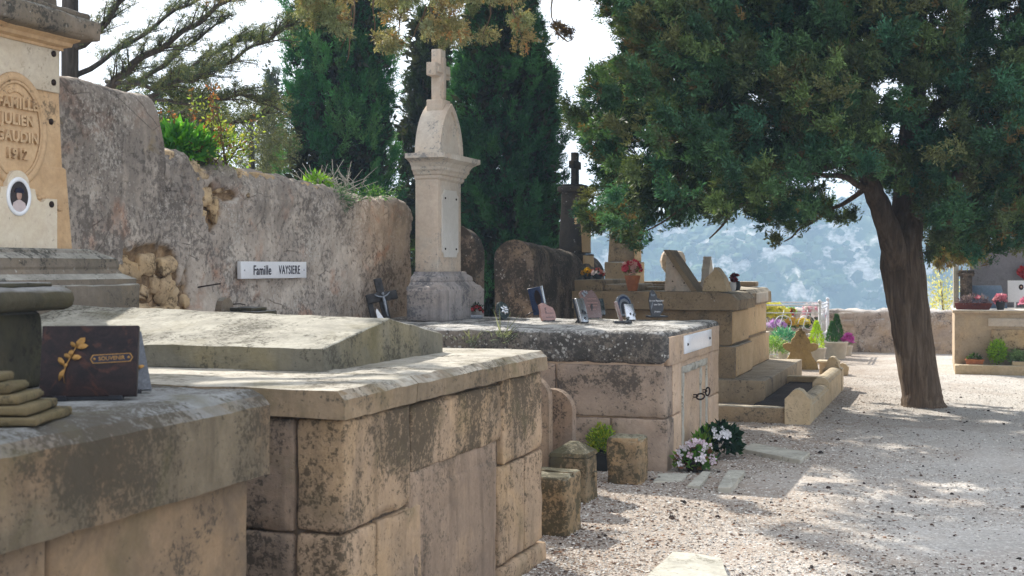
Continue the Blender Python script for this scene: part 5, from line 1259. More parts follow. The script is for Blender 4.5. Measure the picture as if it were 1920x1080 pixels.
# ---- flowers in and around the white enclosure -----------------------
def potplant(name, lb, px, py, Z, pot, bush, bl=None, zb=0.0, conif=None, cat='potted plant', potmat='cream', square=False):
    p = P(px, py, Z); p.z = zb; o = thing(name, lb, cat, p)
    if pot:
        r, h = pot; mb = MB()
        if square: mb.sqlathe([(r*.78, r*.78, 0), (r, r, h), (r*.88, r*.88, h), (r*.85, r*.85, h-.05)])
        else: mb.lathe([(r*.78, 0), (r*.97, h*.9), (r*1.02, h*.91), (r*1.02, h), (r*.9, h), (r*.88, h-.04)], 20)
        mb.build('pot', M[potmat], o)
    if bush:
        c, r, n, L, W, cols = bush; leafbush('foliage', o, c, r, n, L, W, cols, RG)
    if conif:
        for (x, y, z0, hh, rr, cols) in conif:
            n = 900; t = RG.random(n)**.8; a = RG.random(n)*6.283; rad = rr*np.minimum(1, (1-t)*1.5+.08)*RG.uniform(.6, 1, n)
            C = np.stack([x+rad*np.cos(a), y+rad*np.sin(a), z0+t*hh], 1); D = np.stack([np.cos(a)*.5, np.sin(a)*.5, np.ones(n)], 1)
            V = blades(C, unit(D+RG.normal(size=(n, 3))*.25), .055, .014, RG); quadmesh('foliage', V, np.array(cols)[RG.integers(0, len(cols), n)]*RG.uniform(.7, 1.3, (n, 1)), M['scaleleaf'], o)
    if bl:
        c, r, n, sz, cols = bl; C, D = hemi(n, r[0], r[1], r[2], RG, -.2, .8); blooms('blossom', o, C+np.array(c), sz, cols, RG, 6, (-.1, -.7, .6))
    return o
LIME = [(.42, .62, .02), (.34, .52, .03), (.5, .66, .04)]
potplant('potted_conifer', 'bright lime green conical shrub in a cream pot', 1531, 660, 21.4, (.16, .25), None, None, 0, [(.0, 0, .2, .46, .125, LIME)])
potplant('potted_conifer', 'two dark green dwarf conifers in a big cream pot with magenta flowers', 1566, 664, 22.3, (.22, .30), None, ((.22, -.02, .34), (.09, .08, .10), 46, .04, [(.55, .08, .40), (.65, .16, .5)]), 0, [(-.05, 0, .24, .38, .10, [(.035, .12, .03), (.05, .15, .04)]), (.06, .12, .28, .46, .10, [(.03, .11, .03), (.05, .13, .04)])])
potplant('flower_pot', 'small beige pot with magenta flowers behind the big cream pot', 1588, 655, 23.0, (.10, .18), ((0, 0, .22), (.10, .1, .08), 80, .05, .02, GR), ((0, 0, .24), (.12, .1, .09), 40, .04, [(.55, .08, .40), (.65, .16, .5)]), 0)
potplant('flower_bush', 'bright yellow chrysanthemum bush inside the white railing', 1448, 604, 22.8, (.12, .45), ((0, 0, .72), (.28, .2, .2), 300, .06, .03, GR), ((0, 0, .76), (.30, .22, .18), 260, .05, [(.72, .66, .08), (.80, .72, .14), (.6, .6, .06)]), 0, cat='flowers')
potplant('flower_bush', 'lilac flowers beside the yellow bush inside the white railing', 1457, 615, 22.4, (.08, .40), ((0, 0, .50), (.12, .1, .1), 80, .05, .02, GR), ((0, 0, .56), (.17, .12, .09), 60, .045, [(.55, .30, .62), (.62, .45, .7)]), 0, cat='flowers')
potplant('flower_bush', 'blue green spiky plant inside the white railing', 1468, 625, 21.6, (.09, .2), ((0, 0, .38), (.21, .15, .17), 520, .09, .018, [(.06, .28, .22), (.10, .36, .30), (.2, .42, .38)]), None, 0)
potplant('flower_bush', 'round pale green bush beside the golden tomb plinth', 1449, 655, 21.2, (.10, .1), ((0, 0, .22), (.29, .2, .22), 1300, .05, .016, [(.20, .34, .10), (.30, .44, .16), (.12, .24, .07)]), None, 0)
potplant('flower_pot', 'single red geranium in a white pot on the enclosed grave', 1481, 605, 23.0, (.07, .12), ((0, 0, .2), (.11, .1, .08), 160, .05, .03, [(.15, .32, .08), (.3, .45, .15)]), ((0, -.03, .20), (.06, .05, .04), 14, .06, [(.6, .02, .02)]), .58, potmat='white', cat='flowers')
potplant('flower_pot', 'orange yellow flowers low behind the railing scrolls, left clump', 1482, 618, 22.6, (.07, .3), ((0, 0, .44), (.11, .1, .1), 160, .05, .03, GR), ((0, 0, .48), (.14, .1, .1), 50, .04, [(.72, .42, .05), (.7, .55, .1)]), .1, cat='flowers')
potplant('flower_pot', 'orange yellow flowers low behind the railing scrolls, right clump', 1503, 618, 22.6, (.07, .3), ((0, 0, .44), (.12, .1, .09), 160, .05, .03, GR), ((0, 0, .50), (.14, .1, .07), 50, .04, [(.72, .50, .05), (.7, .60, .1)]), .1, cat='flowers')
potplant('flower_bush', 'tall white and pink flowers at the right post of the white railing', 1524, 604, 23.0, (.08, .4), ((.02, 0, .58), (.14, .1, .2), 120, .06, .03, DG), ((0, 0, .74), (.2, .12, .20), 90, .05, [(.75, .68, .66), (.72, .35, .45), (.8, .76, .74)]), 0, cat='flowers')
potplant('flower_pot', 'small red yellow flowers left of the lime conifer', 1517, 640, 21.6, (.06, .1), ((0, 0, .28), (.12, .1, .14), 160, .05, .02, GR), ((0, 0, .32), (.1, .1, .08), 22, .04, [(.7, .12, .05), (.7, .5, .1)]), 0, cat='flowers')

# ---- tomb F furniture ------------------------------------------------
def FW(u, v, z): # positions on tomb F
    a = math.radians(1.2); q = RW(3.6, 16.1); du, dv = u-3.6, v-16.1
    c, s = math.cos(ROT+a), math.sin(ROT+a); return Vector((q.x+du*c-dv*s, q.y+du*s+dv*c, z))
rzF = ROT+math.radians(1.2)
o = thing('memorial_plaque', 'slate blue open book shaped plaque leaning on the grey headwall', 'plaque', FW(2.62, 17.2, .945), rzF)
mb = MB(); mb.gbox(-.28, .26, 0, .05, 0, .42, r=.004, st=.2, amp=.0, M=Matrix.Rotation(-.55, 4, 'X') @ Matrix(((1, 0, -.2, 0), (0, 1, 0, 0), (0, 0, 1, 0), (0, 0, 0, 1)))); mb.build('slab', M['slate'], o)
mb = MB(); petal3(mb, (-.07, -.01, .14), 1.4, .08, .05, Matrix.Rotation(-.55, 4, 'X')); petal3(mb, (-.07, -.01, .14), .6, .06, .04, Matrix.Rotation(-.55, 4, 'X')); mb.build('dove_ornament', M['greygr'], o)
o = thing('memorial_plaque', 'white marble double plaque with two small oval portraits against the grey headwall', 'plaque', FW(3.14, 17.3, .945), rzF)
Mx = T(0, 0, .10) @ Matrix.Rotation(-.12, 4, 'X')
for s in (-1, 1): mb = MB(); mb.gbox(-.25+s*.0 if s < 0 else .008, -.008 if s < 0 else .25, 0, .03, 0, .34, r=.003, st=.3, amp=0, M=Mx @ T(0, 0, 0)); mb.build('marble_leaf', M['white'], o)
for x in (-.055, .075): mb = MB(); mb.prism([(x+.036*math.cos(a), .235+.045*math.sin(a)) for a in np.linspace(0, 6.283, 18, endpoint=False)], -.004, 0, 'y', M=Mx); mb.build('portrait', M['photo_dark'], o)
for x in (-.055, .075): mb = MB(); mb.sph((x, -.005, .238), .016, (.9, .3, 1.2), 8, 6, M=Mx); mb.build('portrait_face', M['skin'], o)
for x in (-.16, .13): mb = MB(); mb.box(x, x+.03, 0, .03, -.10, 0, M=Mx); mb.build('foot', M['white'], o)
o = thing('heart_wreath', 'red heart shaped flower wreath hanging on the grey headwall', 'wreath', FW(3.2, 17.86, 1.50), rzF)
pts = []
for k in range(150):
    t = RG.random()*6.283; s = RG.uniform(.45, 1); x = 16*math.sin(t)**3; z = 13*math.cos(t)-5*math.cos(2*t)-2*math.cos(3*t)-math.cos(4*t); pts.append((x*.0088*s, -.02-.03*RG.random(), z*.0088*s))
blooms('blossom', o, pts, .032, [(.42, .02, .025), (.55, .05, .05), (.30, .01, .02)], RG, 6, (0, -1, .3))
for u, z, w, cols, ct, lb in ((2.36, .0, .26, [(.10, .07, .13), (.16, .12, .20)], .3, 'long brown trough of purple foliage with one pink flower'), ):
    o = thing('flower_trough', lb+' on the beige tomb', 'flowers', FW(u, 16.55, .945), rzF)
    mb = MB(); mb.prism([(-.25, 0), (.22, 0), (.27, .10), (-.28, .10)], -.09, .09, 'y'); mb.build('trough', M['redpot'], o)
    leafbush('foliage', o, (0, 0, .10), (.27, .1, .13), 500, .05, .02, cols, RG); blooms('blossom', o, [(.06, -.08, .2), (.04, -.08, .19), (.07, -.07, .18)], .04, [(.55, .12, .18)], RG, 7)
for u, r, h, n, lb, cols in ((2.74, .08, .12, 30, 'small round pot of pink flowers beside the purple trough', [(.6, .2, .26), (.68, .34, .36)]), (3.20, .18, .08, 110, 'low bowl of bright pink roses under the white marble plaque', [(.72, .16, .30), (.75, .3, .42)])):
    o = thing('flower_pot', lb+' on the beige tomb', 'flowers', FW(u, 16.5, .945), rzF)
    mb = MB(); mb.lathe([(r*.6, 0), (r*.9, h*.8), (r*.85, h)], 14); mb.build('pot', M['blackpot'], o)
    leafbush('foliage', o, (0, 0, h), (r, r*.7, .07), 90, .04, .02, DG, RG)
    C, D = hemi(n, r*1.05, r*.8, .10, RG, -.1, .8); blooms('blossom', o, C+np.array([0, 0, h+.02]), .042, cols, RG, 6)
o = thing('flower_pot', 'terracotta trough with small green plants on the kerb of the beige tomb', 'potted plant', FW(2.36, 16.14, .0), rzF)
mb = MB(); mb.sqlathe([(.10, .07, .06), (.125, .08, .19), (.135, .09, .19), (.135, .09, .215), (.115, .07, .215), (.115, .07, .18)]); mb.build('pot', M['terra'], o)
leafbush('foliage', o, (0, 0, .22), (.10, .06, .07), 120, .05, .02, GR, RG)
for u, w, h, n, cols, lb in ((2.68, .13, .36, 1400, [(.26, .44, .03), (.34, .52, .05), (.16, .30, .03)], 'bright yellow green upright shrub on the kerb of the beige tomb'), (2.98, .15, .22, 900, [(.20, .30, .14), (.28, .38, .2)], 'soft grey green shrub in the planter of the beige tomb, nearer to the bright one'), (3.38, .13, .18, 500, [(.20, .30, .12), (.28, .36, .18)], 'soft grey green shrub in the planter of the beige tomb, at the photo edge')):
    o = thing('shrub', lb, 'shrub', FW(u, 16.16, .10), rzF)
    leafbush('foliage', o, (0, 0, .03+h*.55), (w, w*.7, h*.5), n, .045, .02, cols, RG, lo=-1, shell=.3)
    mb = MB(); mb.tube([(0, 0, 0), (.01, 0, h*.8)], .01, 6); mb.build('stem', M['bark'], o)
o = thing('planter', 'long pale stone planter box on the kerb of the beige tomb', 'planter', FW(3.5, 16.12, .0), rzF)
mb = MB(); mb.gbox(-.62, .9, -.10, .10, .0, .20, r=.008, st=.1, amp=.002); mb.build('box', M['curb'], o)
mb = MB(); mb.gbox(-.58, .86, -.08, .08, .19, .206, r=.004, st=.1, amp=.004); mb.build('soil', M['soil'], o)
o = thing('shrub', 'pale sunlit yellowish shrub beyond the parapet between tree trunk and beige tomb', 'shrub', P(1765, 620, 27), 0); o.location.z = -.6
leafbush('foliage', o, (0, 0, 1.3), (.45, .4, .95), 1500, .07, .03, [(.5, .46, .16), (.4, .42, .2), (.55, .5, .3)], RG, lo=-1, shell=.2)
mb = MB(); mb.tube([(0, 0, 0), (.05, 0, 1.2), (0, .05, 1.9)], [.04, .03, .01], 6); mb.build('stem', M['bark'], o)

# ---- plants on the wall ----------------------------------------------
def onwall(px, z): k = (px-960)/F; Z = 5.78/(.35-k); v = (Z-5.83)/.9439; return RW(-3.48, v, z), v
p, v = onwall(408, 2.40)
o = thing('leafy_shrub', 'bright green large leaved shrub with reddish dry stalks growing on top of the old wall', 'shrub', p)
leafbush('foliage', o, (-.15, -.05, .12), (.25, .22, .17), 620, .11, .045, [(.10, .30, .04), (.16, .42, .05), (.05, .18, .04), (.07, .22, .05)], RG, lo=-.6, fold=.1, shell=.45)
leafbush('foliage', o, (.16, .05, .10), (.30, .2, .22), 520, .045, .02, [(.26, .36, .08), (.16, .28, .05), (.3, .3, .08)], RG, lo=-.7, shell=.2)
mb = MB(); tips = []; rs = random.Random(2)
for k in range(22):
    a = rs.uniform(-1.2, 1.3); L = rs.uniform(.25, .62); b = Vector((rs.uniform(-.15, .25), rs.uniform(-.1, .1), .0)); e = b+Vector((math.sin(a)*L*.7, rs.uniform(-.1, .1), math.cos(a)*L))
    m_ = b.lerp(e, .5)+Vector((rs.uniform(-.04, .04), 0, .03)); mb.tube([b, m_, e], [.005, .004, .002], 5); tips += [m_.lerp(e, t) for t in (0, .25, .5, .75, 1)]
mb.build('twig', M['bark'], o)
C = np.array([tuple(t) for t in tips]); C = np.repeat(C, 6, 0)+RG.normal(size=(len(C)*6, 3))*.02; D = unit(RG.normal(size=C.shape)+np.array([0, 0, .4]))
cl = np.array([(.30, .11, .05), (.17, .09, .05), (.26, .32, .08), (.20, .30, .07), (.22, .26, .07)])[np.repeat(RG.integers(0, 5, len(tips)), 6)]
quadmesh('dry_leaves', blades(C, D, .035, .018, RG, .1), cl*RG.uniform(.7, 1.3, (len(C), 1)), M['leaf'], o)
p, v = onwall(655, 2.33)
o = thing('dry_shrub', 'bare grey twigs and small green tufts growing on the wall left of the white monument', 'shrub', p)
mb = MB(); rs = random.Random(9)
for k in range(46):
    a = rs.uniform(-1.0, 1.25); L = rs.uniform(.15, .42); b = Vector((rs.uniform(-.22, .3), rs.uniform(-.1, .1), -.02)); e = b+Vector((math.sin(a)*L, rs.uniform(-.12, .12), math.cos(a)*L*.8))
    m_ = b.lerp(e, .5)+Vector((rs.uniform(-.03, .03), 0, rs.uniform(-.01, .03))); mb.tube([b, m_, e], [.004, .0032, .0015], 4)
    if k % 2: e2 = m_+Vector((rs.uniform(-.1, .12), 0, rs.uniform(.03, .12))); mb.tube([m_, e2], [.0028, .0012], 4)
mb.build('twig', M['flag'], o)
leafbush('foliage', o, (-.14, -.06, .03), (.14, .12, .12), 230, .07, .022, [(.22, .40, .05), (.14, .30, .05)], RG, lo=-.4, fold=.08)
leafbush('foliage', o, (.06, -.22, -.10), (.17, .1, .12), 600, .06, .008, [(.06, .13, .08), (.09, .17, .11)], RG, lo=-.9, up=.1, shell=.2)
leafbush('foliage', o, (.40, -.08, -.06), (.20, .1, .09), 260, .05, .012, [(.09, .20, .06), (.05, .13, .06)], RG, lo=-.5, shell=.2)

# ================================================================ TREES
def in_poly(px, py, poly):
    c = np.zeros(px.shape, bool); n = len(poly); j = n-1
    for i in range(n):
        xi, yi = poly[i]; xj, yj = poly[j]
        t = ((yi > py) != (yj > py)) & (px < (xj-xi)*(py-yi)/(yj-yi+1e-9)+xi); c ^= t; j = i
    return c
def edge_dist(px, py, poly):
    d = np.full(px.shape, 1e9); n = len(poly)
    for i in range(n):
        ax, ay = poly[i]; bx, by = poly[(i+1) % n]; ex, ey = bx-ax, by-ay
        t = np.clip(((px-ax)*ex+(py-ay)*ey)/(ex*ex+ey*ey), 0, 1); d = np.minimum(d, np.hypot(px-ax-t*ex, py-ay-t*ey))
    return d
# --- the big juniper/cypress tree at the right ------------------------
tb = G(1728, 762)
TJ = thing('evergreen_tree', 'big dark spreading evergreen tree with leaning red brown trunk at the right', 'tree', tb)
def rel(p): return Vector(p)-tb
mb = MB()
tr = [(1731, 776, 14.66, .33), (1731, 768, 14.66, .285), (1730, 756, 14.66, .255), (1727, 735, 14.66, .238), (1720, 680, 14.68, .236), (1711, 620, 14.7, .238), (1702, 560, 14.7, .243), (1692, 500, 14.72, .26), (1692, 450, 14.75, .235), (1700, 400, 14.8, .19), (1706, 330, 14.85, .17), (1712, 240, 14.9, .15), (1716, 120, 15, .13), (1722, -60, 15, .10), (1728, -300, 15, .06), (1730, -480, 15, .02)]
def dense(tr, k=5):
    out = []
    for a, b in zip(tr[:-1], tr[1:]):
        for i in range(k): t = i/k; out.append(tuple(a[j]+(b[j]-a[j])*t for j in range(4)))
    return out+[tr[-1]]
trd = dense(tr); mb.tube([rel(P(x, y, z)) for x, y, z, r in trd], [r*.94 for *_, r in trd], 36, rough=.11, seed=2); mb.build('trunk', M['bark'], TJ)
limbs = [[(1684, 500, 14.62, .15), (1668, 440, 14.5, .14), (1652, 390, 14.4, .12), (1632, 345, 14.3, .10), (1612, 300, 14.2, .085), (1600, 240, 14.1, .07), (1592, 150, 14, .05), (1560, 40, 13.9, .03)],
         [(1640, 362, 14.35, .05), (1590, 335, 14, .03), (1510, 320, 13.6, .02), (1420, 330, 13.3, .012)],
         [(1612, 300, 14.2, .07), (1520, 230, 13.6, .05), (1400, 200, 13.2, .03), (1240, 190, 13, .015)],
         [(1600, 240, 14.1, .05), (1500, 120, 14.4, .04), (1350, 60, 14.6, .02), (1200, 40, 14.6, .012)],
         [(1700, 420, 14.8, .10), (1760, 350, 14.3, .07), (1840, 300, 13.6, .045), (1930, 280, 13, .02)],
         [(1706, 340, 14.85, .09), (1650, 250, 15.6, .06), (1540, 220, 16.5, .04), (1380, 260, 17, .02)],
         [(1712, 260, 14.9, .08), (1800, 160, 15.6, .05), (1950, 120, 16.2, .03)],
         [(1706, 360, 14.8, .07), (1790, 380, 15.8, .045), (1880, 400, 16.6, .025)],
         [(1636, 350, 14.3, .035), (1560, 392, 15.2, .022), (1500, 430, 15.4, .014), (1470, 455, 15.5, .007)], [(1612, 300, 14.2, .05), (1480, 330, 13.8, .03), (1380, 390, 13.6, .018), (1330, 450, 13.6, .007)], [(1430, 350, 13.8, .02), (1300, 380, 13.6, .014), (1200, 440, 13.5, .007)]]
for L in limbs:
    mb = MB(); d = dense(L, 4); mb.tube([rel(P(x, y, z))+Vector((0, 0, .015*math.sin(i*1.7))) for i, (x, y, z, r) in enumerate(d)], [r for *_, r in d], 12, rough=.12, seed=L[0][0]); mb.build('limb', M['bark'], TJ)
def crown(name, parent, origin, poly, holes, zr, n_lobe, rad, per, cols, rg, sel=None, **kw):
    xs0, ys0 = min(p[0] for p in poly), min(p[1] for p in poly); xs1, ys1 = max(p[0] for p in poly), max(p[1] for p in poly)
    px = rg.uniform(xs0, xs1, n_lobe*6); py = rg.uniform(ys0, ys1, n_lobe*6); Z = rg.uniform(zr[0], zr[1], n_lobe*6); R = rg.uniform(rad[0], rad[1], n_lobe*6)
    ok = in_poly(px, py, poly); ok &= edge_dist(px, py, poly) > R*F/Z*.80
    for hx, hy, hr, hry in holes: ok &= (((px-hx)/(hr+R*F/Z*.75))**2+((py-hy)/(hry+R*F/Z*.55))**2) > 1
    if sel: ok &= sel(px, py, Z)
    px, py, Z, R = px[ok][:n_lobe], py[ok][:n_lobe], Z[ok][:n_lobe], R[ok][:n_lobe]
    X = np.stack([(px-960)/F*Z, Z, H-(py-500)/F*Z], 1)-np.array(origin)
    k = per; n = len(X)
    d = unit(rg.normal(size=(n, k, 3))+np.array([0, -.1, .25])); q = rg.uniform(.35, 1, (n, k, 1))**.6
    C = X[:, None]+d*q*R[:, None, None]*np.array([1, 1, .62])
    out = X.copy(); out[:, 2] *= .15; out = unit(out)
    if kw.get('plume'):
        ax = unit(out*.75+rg.normal(size=(n, 3))*.42+np.array([0, -.15, .28])); tt = rg.random((n, k, 1))**.8
        Lp = R[:, None, None]*2.3
        C = X[:, None]+ax[:, None]*Lp*(tt-.45)+rg.normal(size=(n, k, 3))*R[:, None, None]*.42*(1.12-tt)
        d = ax[:, None]*1.5+rg.normal(size=(n, k, 3))*.35
    Dd = unit(d*.8+out[:, None]*.55+np.array([0, 0, kw.get('lift', .25)]))
    base = np.array(cols)[rg.integers(0, len(cols), n)]
    col = np.repeat(base, k, 0)*(1+.22*rg.normal(size=(n*k, 1)))
    alt = rg.random(n*k) < kw.get('alt', .16); col[alt] = np.array(kw.get('altc', (.20, .13, .045)))*rg.uniform(.5, 1.2, (alt.sum(), 1))
    V, Cc = fronds(C.reshape(-1, 3), Dd.reshape(-1, 3), col, rg, kw.get('twigs', 5), kw.get('nb', 9), kw.get('tl', .17), kw.get('spread', .8), kw.get('bl', .055), kw.get('bw', .017), .14, kw.get('droop', 0))
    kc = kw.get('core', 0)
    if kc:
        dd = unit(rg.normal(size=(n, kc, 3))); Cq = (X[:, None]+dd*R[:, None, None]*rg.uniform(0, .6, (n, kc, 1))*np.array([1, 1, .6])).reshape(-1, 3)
        V2 = blades(Cq, dd.reshape(-1, 3), np.repeat(R, kc)*.42, np.repeat(R, kc)*.11, rg); c2 = np.tile(np.array([[.022, .040, .018]]), (n*kc, 1))  # dark blades inside each lobe: inner shade put into leaf colour
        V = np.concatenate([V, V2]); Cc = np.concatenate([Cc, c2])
    quadmesh(name, V, np.clip(Cc*kw.get('gain', 1.0), 0, 1), M['scaleleaf'], parent); return X, R
JG = [(.055, .125, .058), (.08, .155, .065), (.04, .095, .05), (.11, .165, .06), (.085, .12, .05), (.05, .135, .08), (.12, .13, .055), (.075, .10, .045)]
poly = [(1092, -20), (1140, 40), (1172, 100), (1120, 128), (1088, 150), (1082, 186), (1058, 205), (1062, 250), (1092, 292), (1128, 330), (1080, 385), (1094, 425), (1150, 452), (1176, 482), (1212, 470), (1236, 440), (1290, 432), (1312, 468), (1336, 470), (1344, 430), (1392, 412), (1412, 440), (1446, 434), (1458, 474), (1484, 470), (1494, 446), (1546, 448), (1552, 430), (1600, 436), (1622, 412), (1625, 372), (1650, 372), (1700, 380), (1716, 420), (1726, 470), (1760, 498), (1800, 492), (1846, 480), (1866, 500), (1905, 478), (2010, 505), (2200, 430), (2450, 200), (2500, -200), (2300, -700), (1950, -1000), (1500, -960), (1200, -600), (1080, -260)]
poly = [(x, y) for x, y in poly]
holes = [(1592, 365, 40, 24), (1560, 345, 26, 10), (1634, 395, 8, 18), (1500, 352, 6, 5), (1740, 180, 10, 6), (1655, 165, 10, 5), (1728, 45, 12, 6), (1765, 235, 6, 6), (1860, 30, 12, 5), (1700, 262, 4, 8), (1430, 190, 5, 3), (1320, 418, 6, 10), (1185, 285, 5, 4), (1840, 120, 6, 4), (1800, 330, 5, 4), (1480, 425, 8, 6), (1540, 415, 6, 8)]
kwj = dict(gain=1.14, bl=.046, bw=.0145, tl=.14, alt=.03, spread=.65, altc=(.15, .105, .04), sel=lambda x, y, z: y > -140)
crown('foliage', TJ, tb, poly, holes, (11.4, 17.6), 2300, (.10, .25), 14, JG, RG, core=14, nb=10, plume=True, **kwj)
crown('foliage', TJ, tb, poly, holes, (12.8, 17.0), 420, (.30, .46), 6, [(.03, .055, .025)], RG, core=90, nb=8, **kwj)  # dark filler lobes, shade inside the crown painted as leaf colour
# smaller sprays fill the ragged rim
kwj['sel'] = lambda x, y, z: (y > -60) & (edge_dist(x, y, poly) < 75)
crown('foliage', TJ, tb, poly, [(h[0], h[1], h[2]*.8, h[3]*.8) for h in holes], (12.6, 16.8), 560, (.06, .15), 11, JG, RG, core=3, nb=9, plume=True, **kwj)
crown('foliage', TJ, tb, [(640, -130), (1200, -130), (1200, -700), (900, -760), (640, -500)], [], (11.5, 15.5), 170, (.4, .7), 14, JG, RG, bl=.12, bw=.05, tl=.3)  # added crown mass out of view, put in to shade the ground
crown('foliage', TJ, tb, poly, [], (11.8, 18.5), 300, (.45, .8), 14, JG, RG, bl=.12, bw=.05, tl=.3, sel=lambda x, y, z: y < -60)

for tp in ([(1735, 450), (1870, 450), (1852, 492), (1800, 502), (1745, 497)],):
    crown('foliage', TJ, tb, tp, [], (15.8, 17.4), 30, (.07, .15), 14, [(.22, .21, .07), (.26, .22, .08), (.17, .18, .07)], RG, bl=.046, bw=.0145, tl=.12, nb=10, plume=True, core=3)  # gold leaf colour paints in the sunlit patch under the crown
# --- overhanging golden conifer sprays --------------------------------
tr0 = Vector((-5.6, 7.4, 0))
TO = thing('conifer_tree', 'nearest conifer with golden brown sprays hanging in front above the white cross', 'tree', tr0)
def relo(p): return Vector(p)-tr0
mb = MB(); mb.tube([(0, 0, -.1), (.1, 0, 1.5), (.3, .1, 3.0), (.5, .2, 4.6), (.6, .2, 6.4)], [.26, .22, .2, .16, .06], 20, rough=.12); mb.build('trunk', M['bark'], TO)
for pts in ([(-5.2, 7.6, 3.3), (-3.6, 7.8, 3.9), (-2.0, 8.2, 3.85), (-.9, 8.3, 3.75), (0, 8.3, 3.6), (.3, 8.3, 3.5)], [(-5.2, 7.5, 3.9), (-3.4, 8.2, 4.6), (-1.5, 8.6, 4.6), (.6, 8.6, 4.3)], [(-5.2, 7.6, 3.1), (-3.8, 8.0, 3.85), (-2.6, 8.3, 3.9), (-1.6, 8.35, 3.55)]):
    mb = MB(); q = [relo(p) for p in pts]; mb.tube(q, [.07-.055*i/(len(q)-1) for i in range(len(q))], 8, rough=.1); mb.build('limb', M['bark'], TO)
OG = [(.23, .25, .15), (.27, .255, .14), (.19, .22, .12), (.29, .235, .12), (.17, .20, .11)]
tps = [[(560, -60), (648, -60), (655, 20), (650, 60), (655, 85), (632, 88), (600, 60), (560, 45)], [(690, -60), (785, -60), (780, 20), (765, 35), (742, 55), (700, 30), (688, 10)], [(690, 55), (730, 62), (765, 70), (762, 95), (735, 100), (700, 80)],
       [(785, 30), (830, 20), (880, 50), (885, 68), (862, 80), (842, 90), (800, 80), (785, 60)], [(780, -60), (880, -60), (870, 20), (820, 30), (790, 10)], [(850, -60), (1000, -60), (985, 30), (940, 40), (900, 20), (860, 15)], [(955, 10), (995, 20), (990, 70), (975, 60), (955, 40)], [(965, 50), (998, 70), (992, 98), (970, 90)], [(895, 45), (925, 50), (920, 90), (902, 80)], [(540, -60), (600, -60), (600, 20), (560, 20)], [(340, -60), (470, -60), (440, 8), (370, 6)], [(1000, -80), (1070, -80), (1030, -8), (1005, -6)]]
for i, tp in enumerate(tps): crown('foliage', TO, tr0, tp, [], (7.5, 8.6), 14, (.04, .09), 13, OG, RG, bl=.019, bw=.006, tl=.07, lift=-.5, nb=12, alt=.07, altc=(.34, .19, .08), droop=.1)
crown('foliage', TO, tr0, [(-700, -200), (200, -260), (500, -420), (300, -900), (-300, -900), (-900, -600)], [], (6.4, 9.5), 120, (.22, .4), 14, OG, RG, bl=.08, bw=.03, tl=.2)  # unseen upper crown, thickened to shade the nearest tombs
mb = MB(); rs = random.Random(4)
def twig(a, b, r=.008, sag=.05):
    A, B_ = relo(P(*a)), relo(P(*b)); n = 6
    mb.tube([A.lerp(B_, t/n)+Vector((0, 0, -sag*math.sin(math.pi*t/n)))+Vector((rs.uniform(-.01, .01), 0, rs.uniform(-.01, .01))) for t in range(n+1)], [r*(1-.7*t/n) for t in range(n+1)], 5)
for a, b in (((672, -40, 8.1), (640, 90, 8.1)), ((665, 0, 8.1), (648, 118, 8.15)), ((800, -40, 8), (815, 60, 8)), ((760, -30, 8), (745, 70, 8)), ((800, 10, 8), (760, 75, 8)), ((930, -40, 8), (905, 70, 8)), ((950, -40, 8), (985, 80, 8)), ((1030, -60, 8), (1040, 55, 8)), ((1040, 50, 8), (1078, 72, 8)), ((830, -20, 8), (850, 90, 8)), ((1020, -60, 8), (1012, 8, 8)), ((700, -30, 8), (700, 80, 8)), ((870, -40, 8), (860, 20, 8))): twig(a, b)
mb.build('hanging_twigs', M['bark'], TO)
crown('foliage', TO, tr0, [(1036, 44), (1060, 52), (1082, 68), (1078, 78), (1050, 66), (1034, 58)], [], (7.9, 8.1), 6, (.012, .02), 6, [(.07, .05, .04)], RG, bl=.018, bw=.007, tl=.04, lift=0)

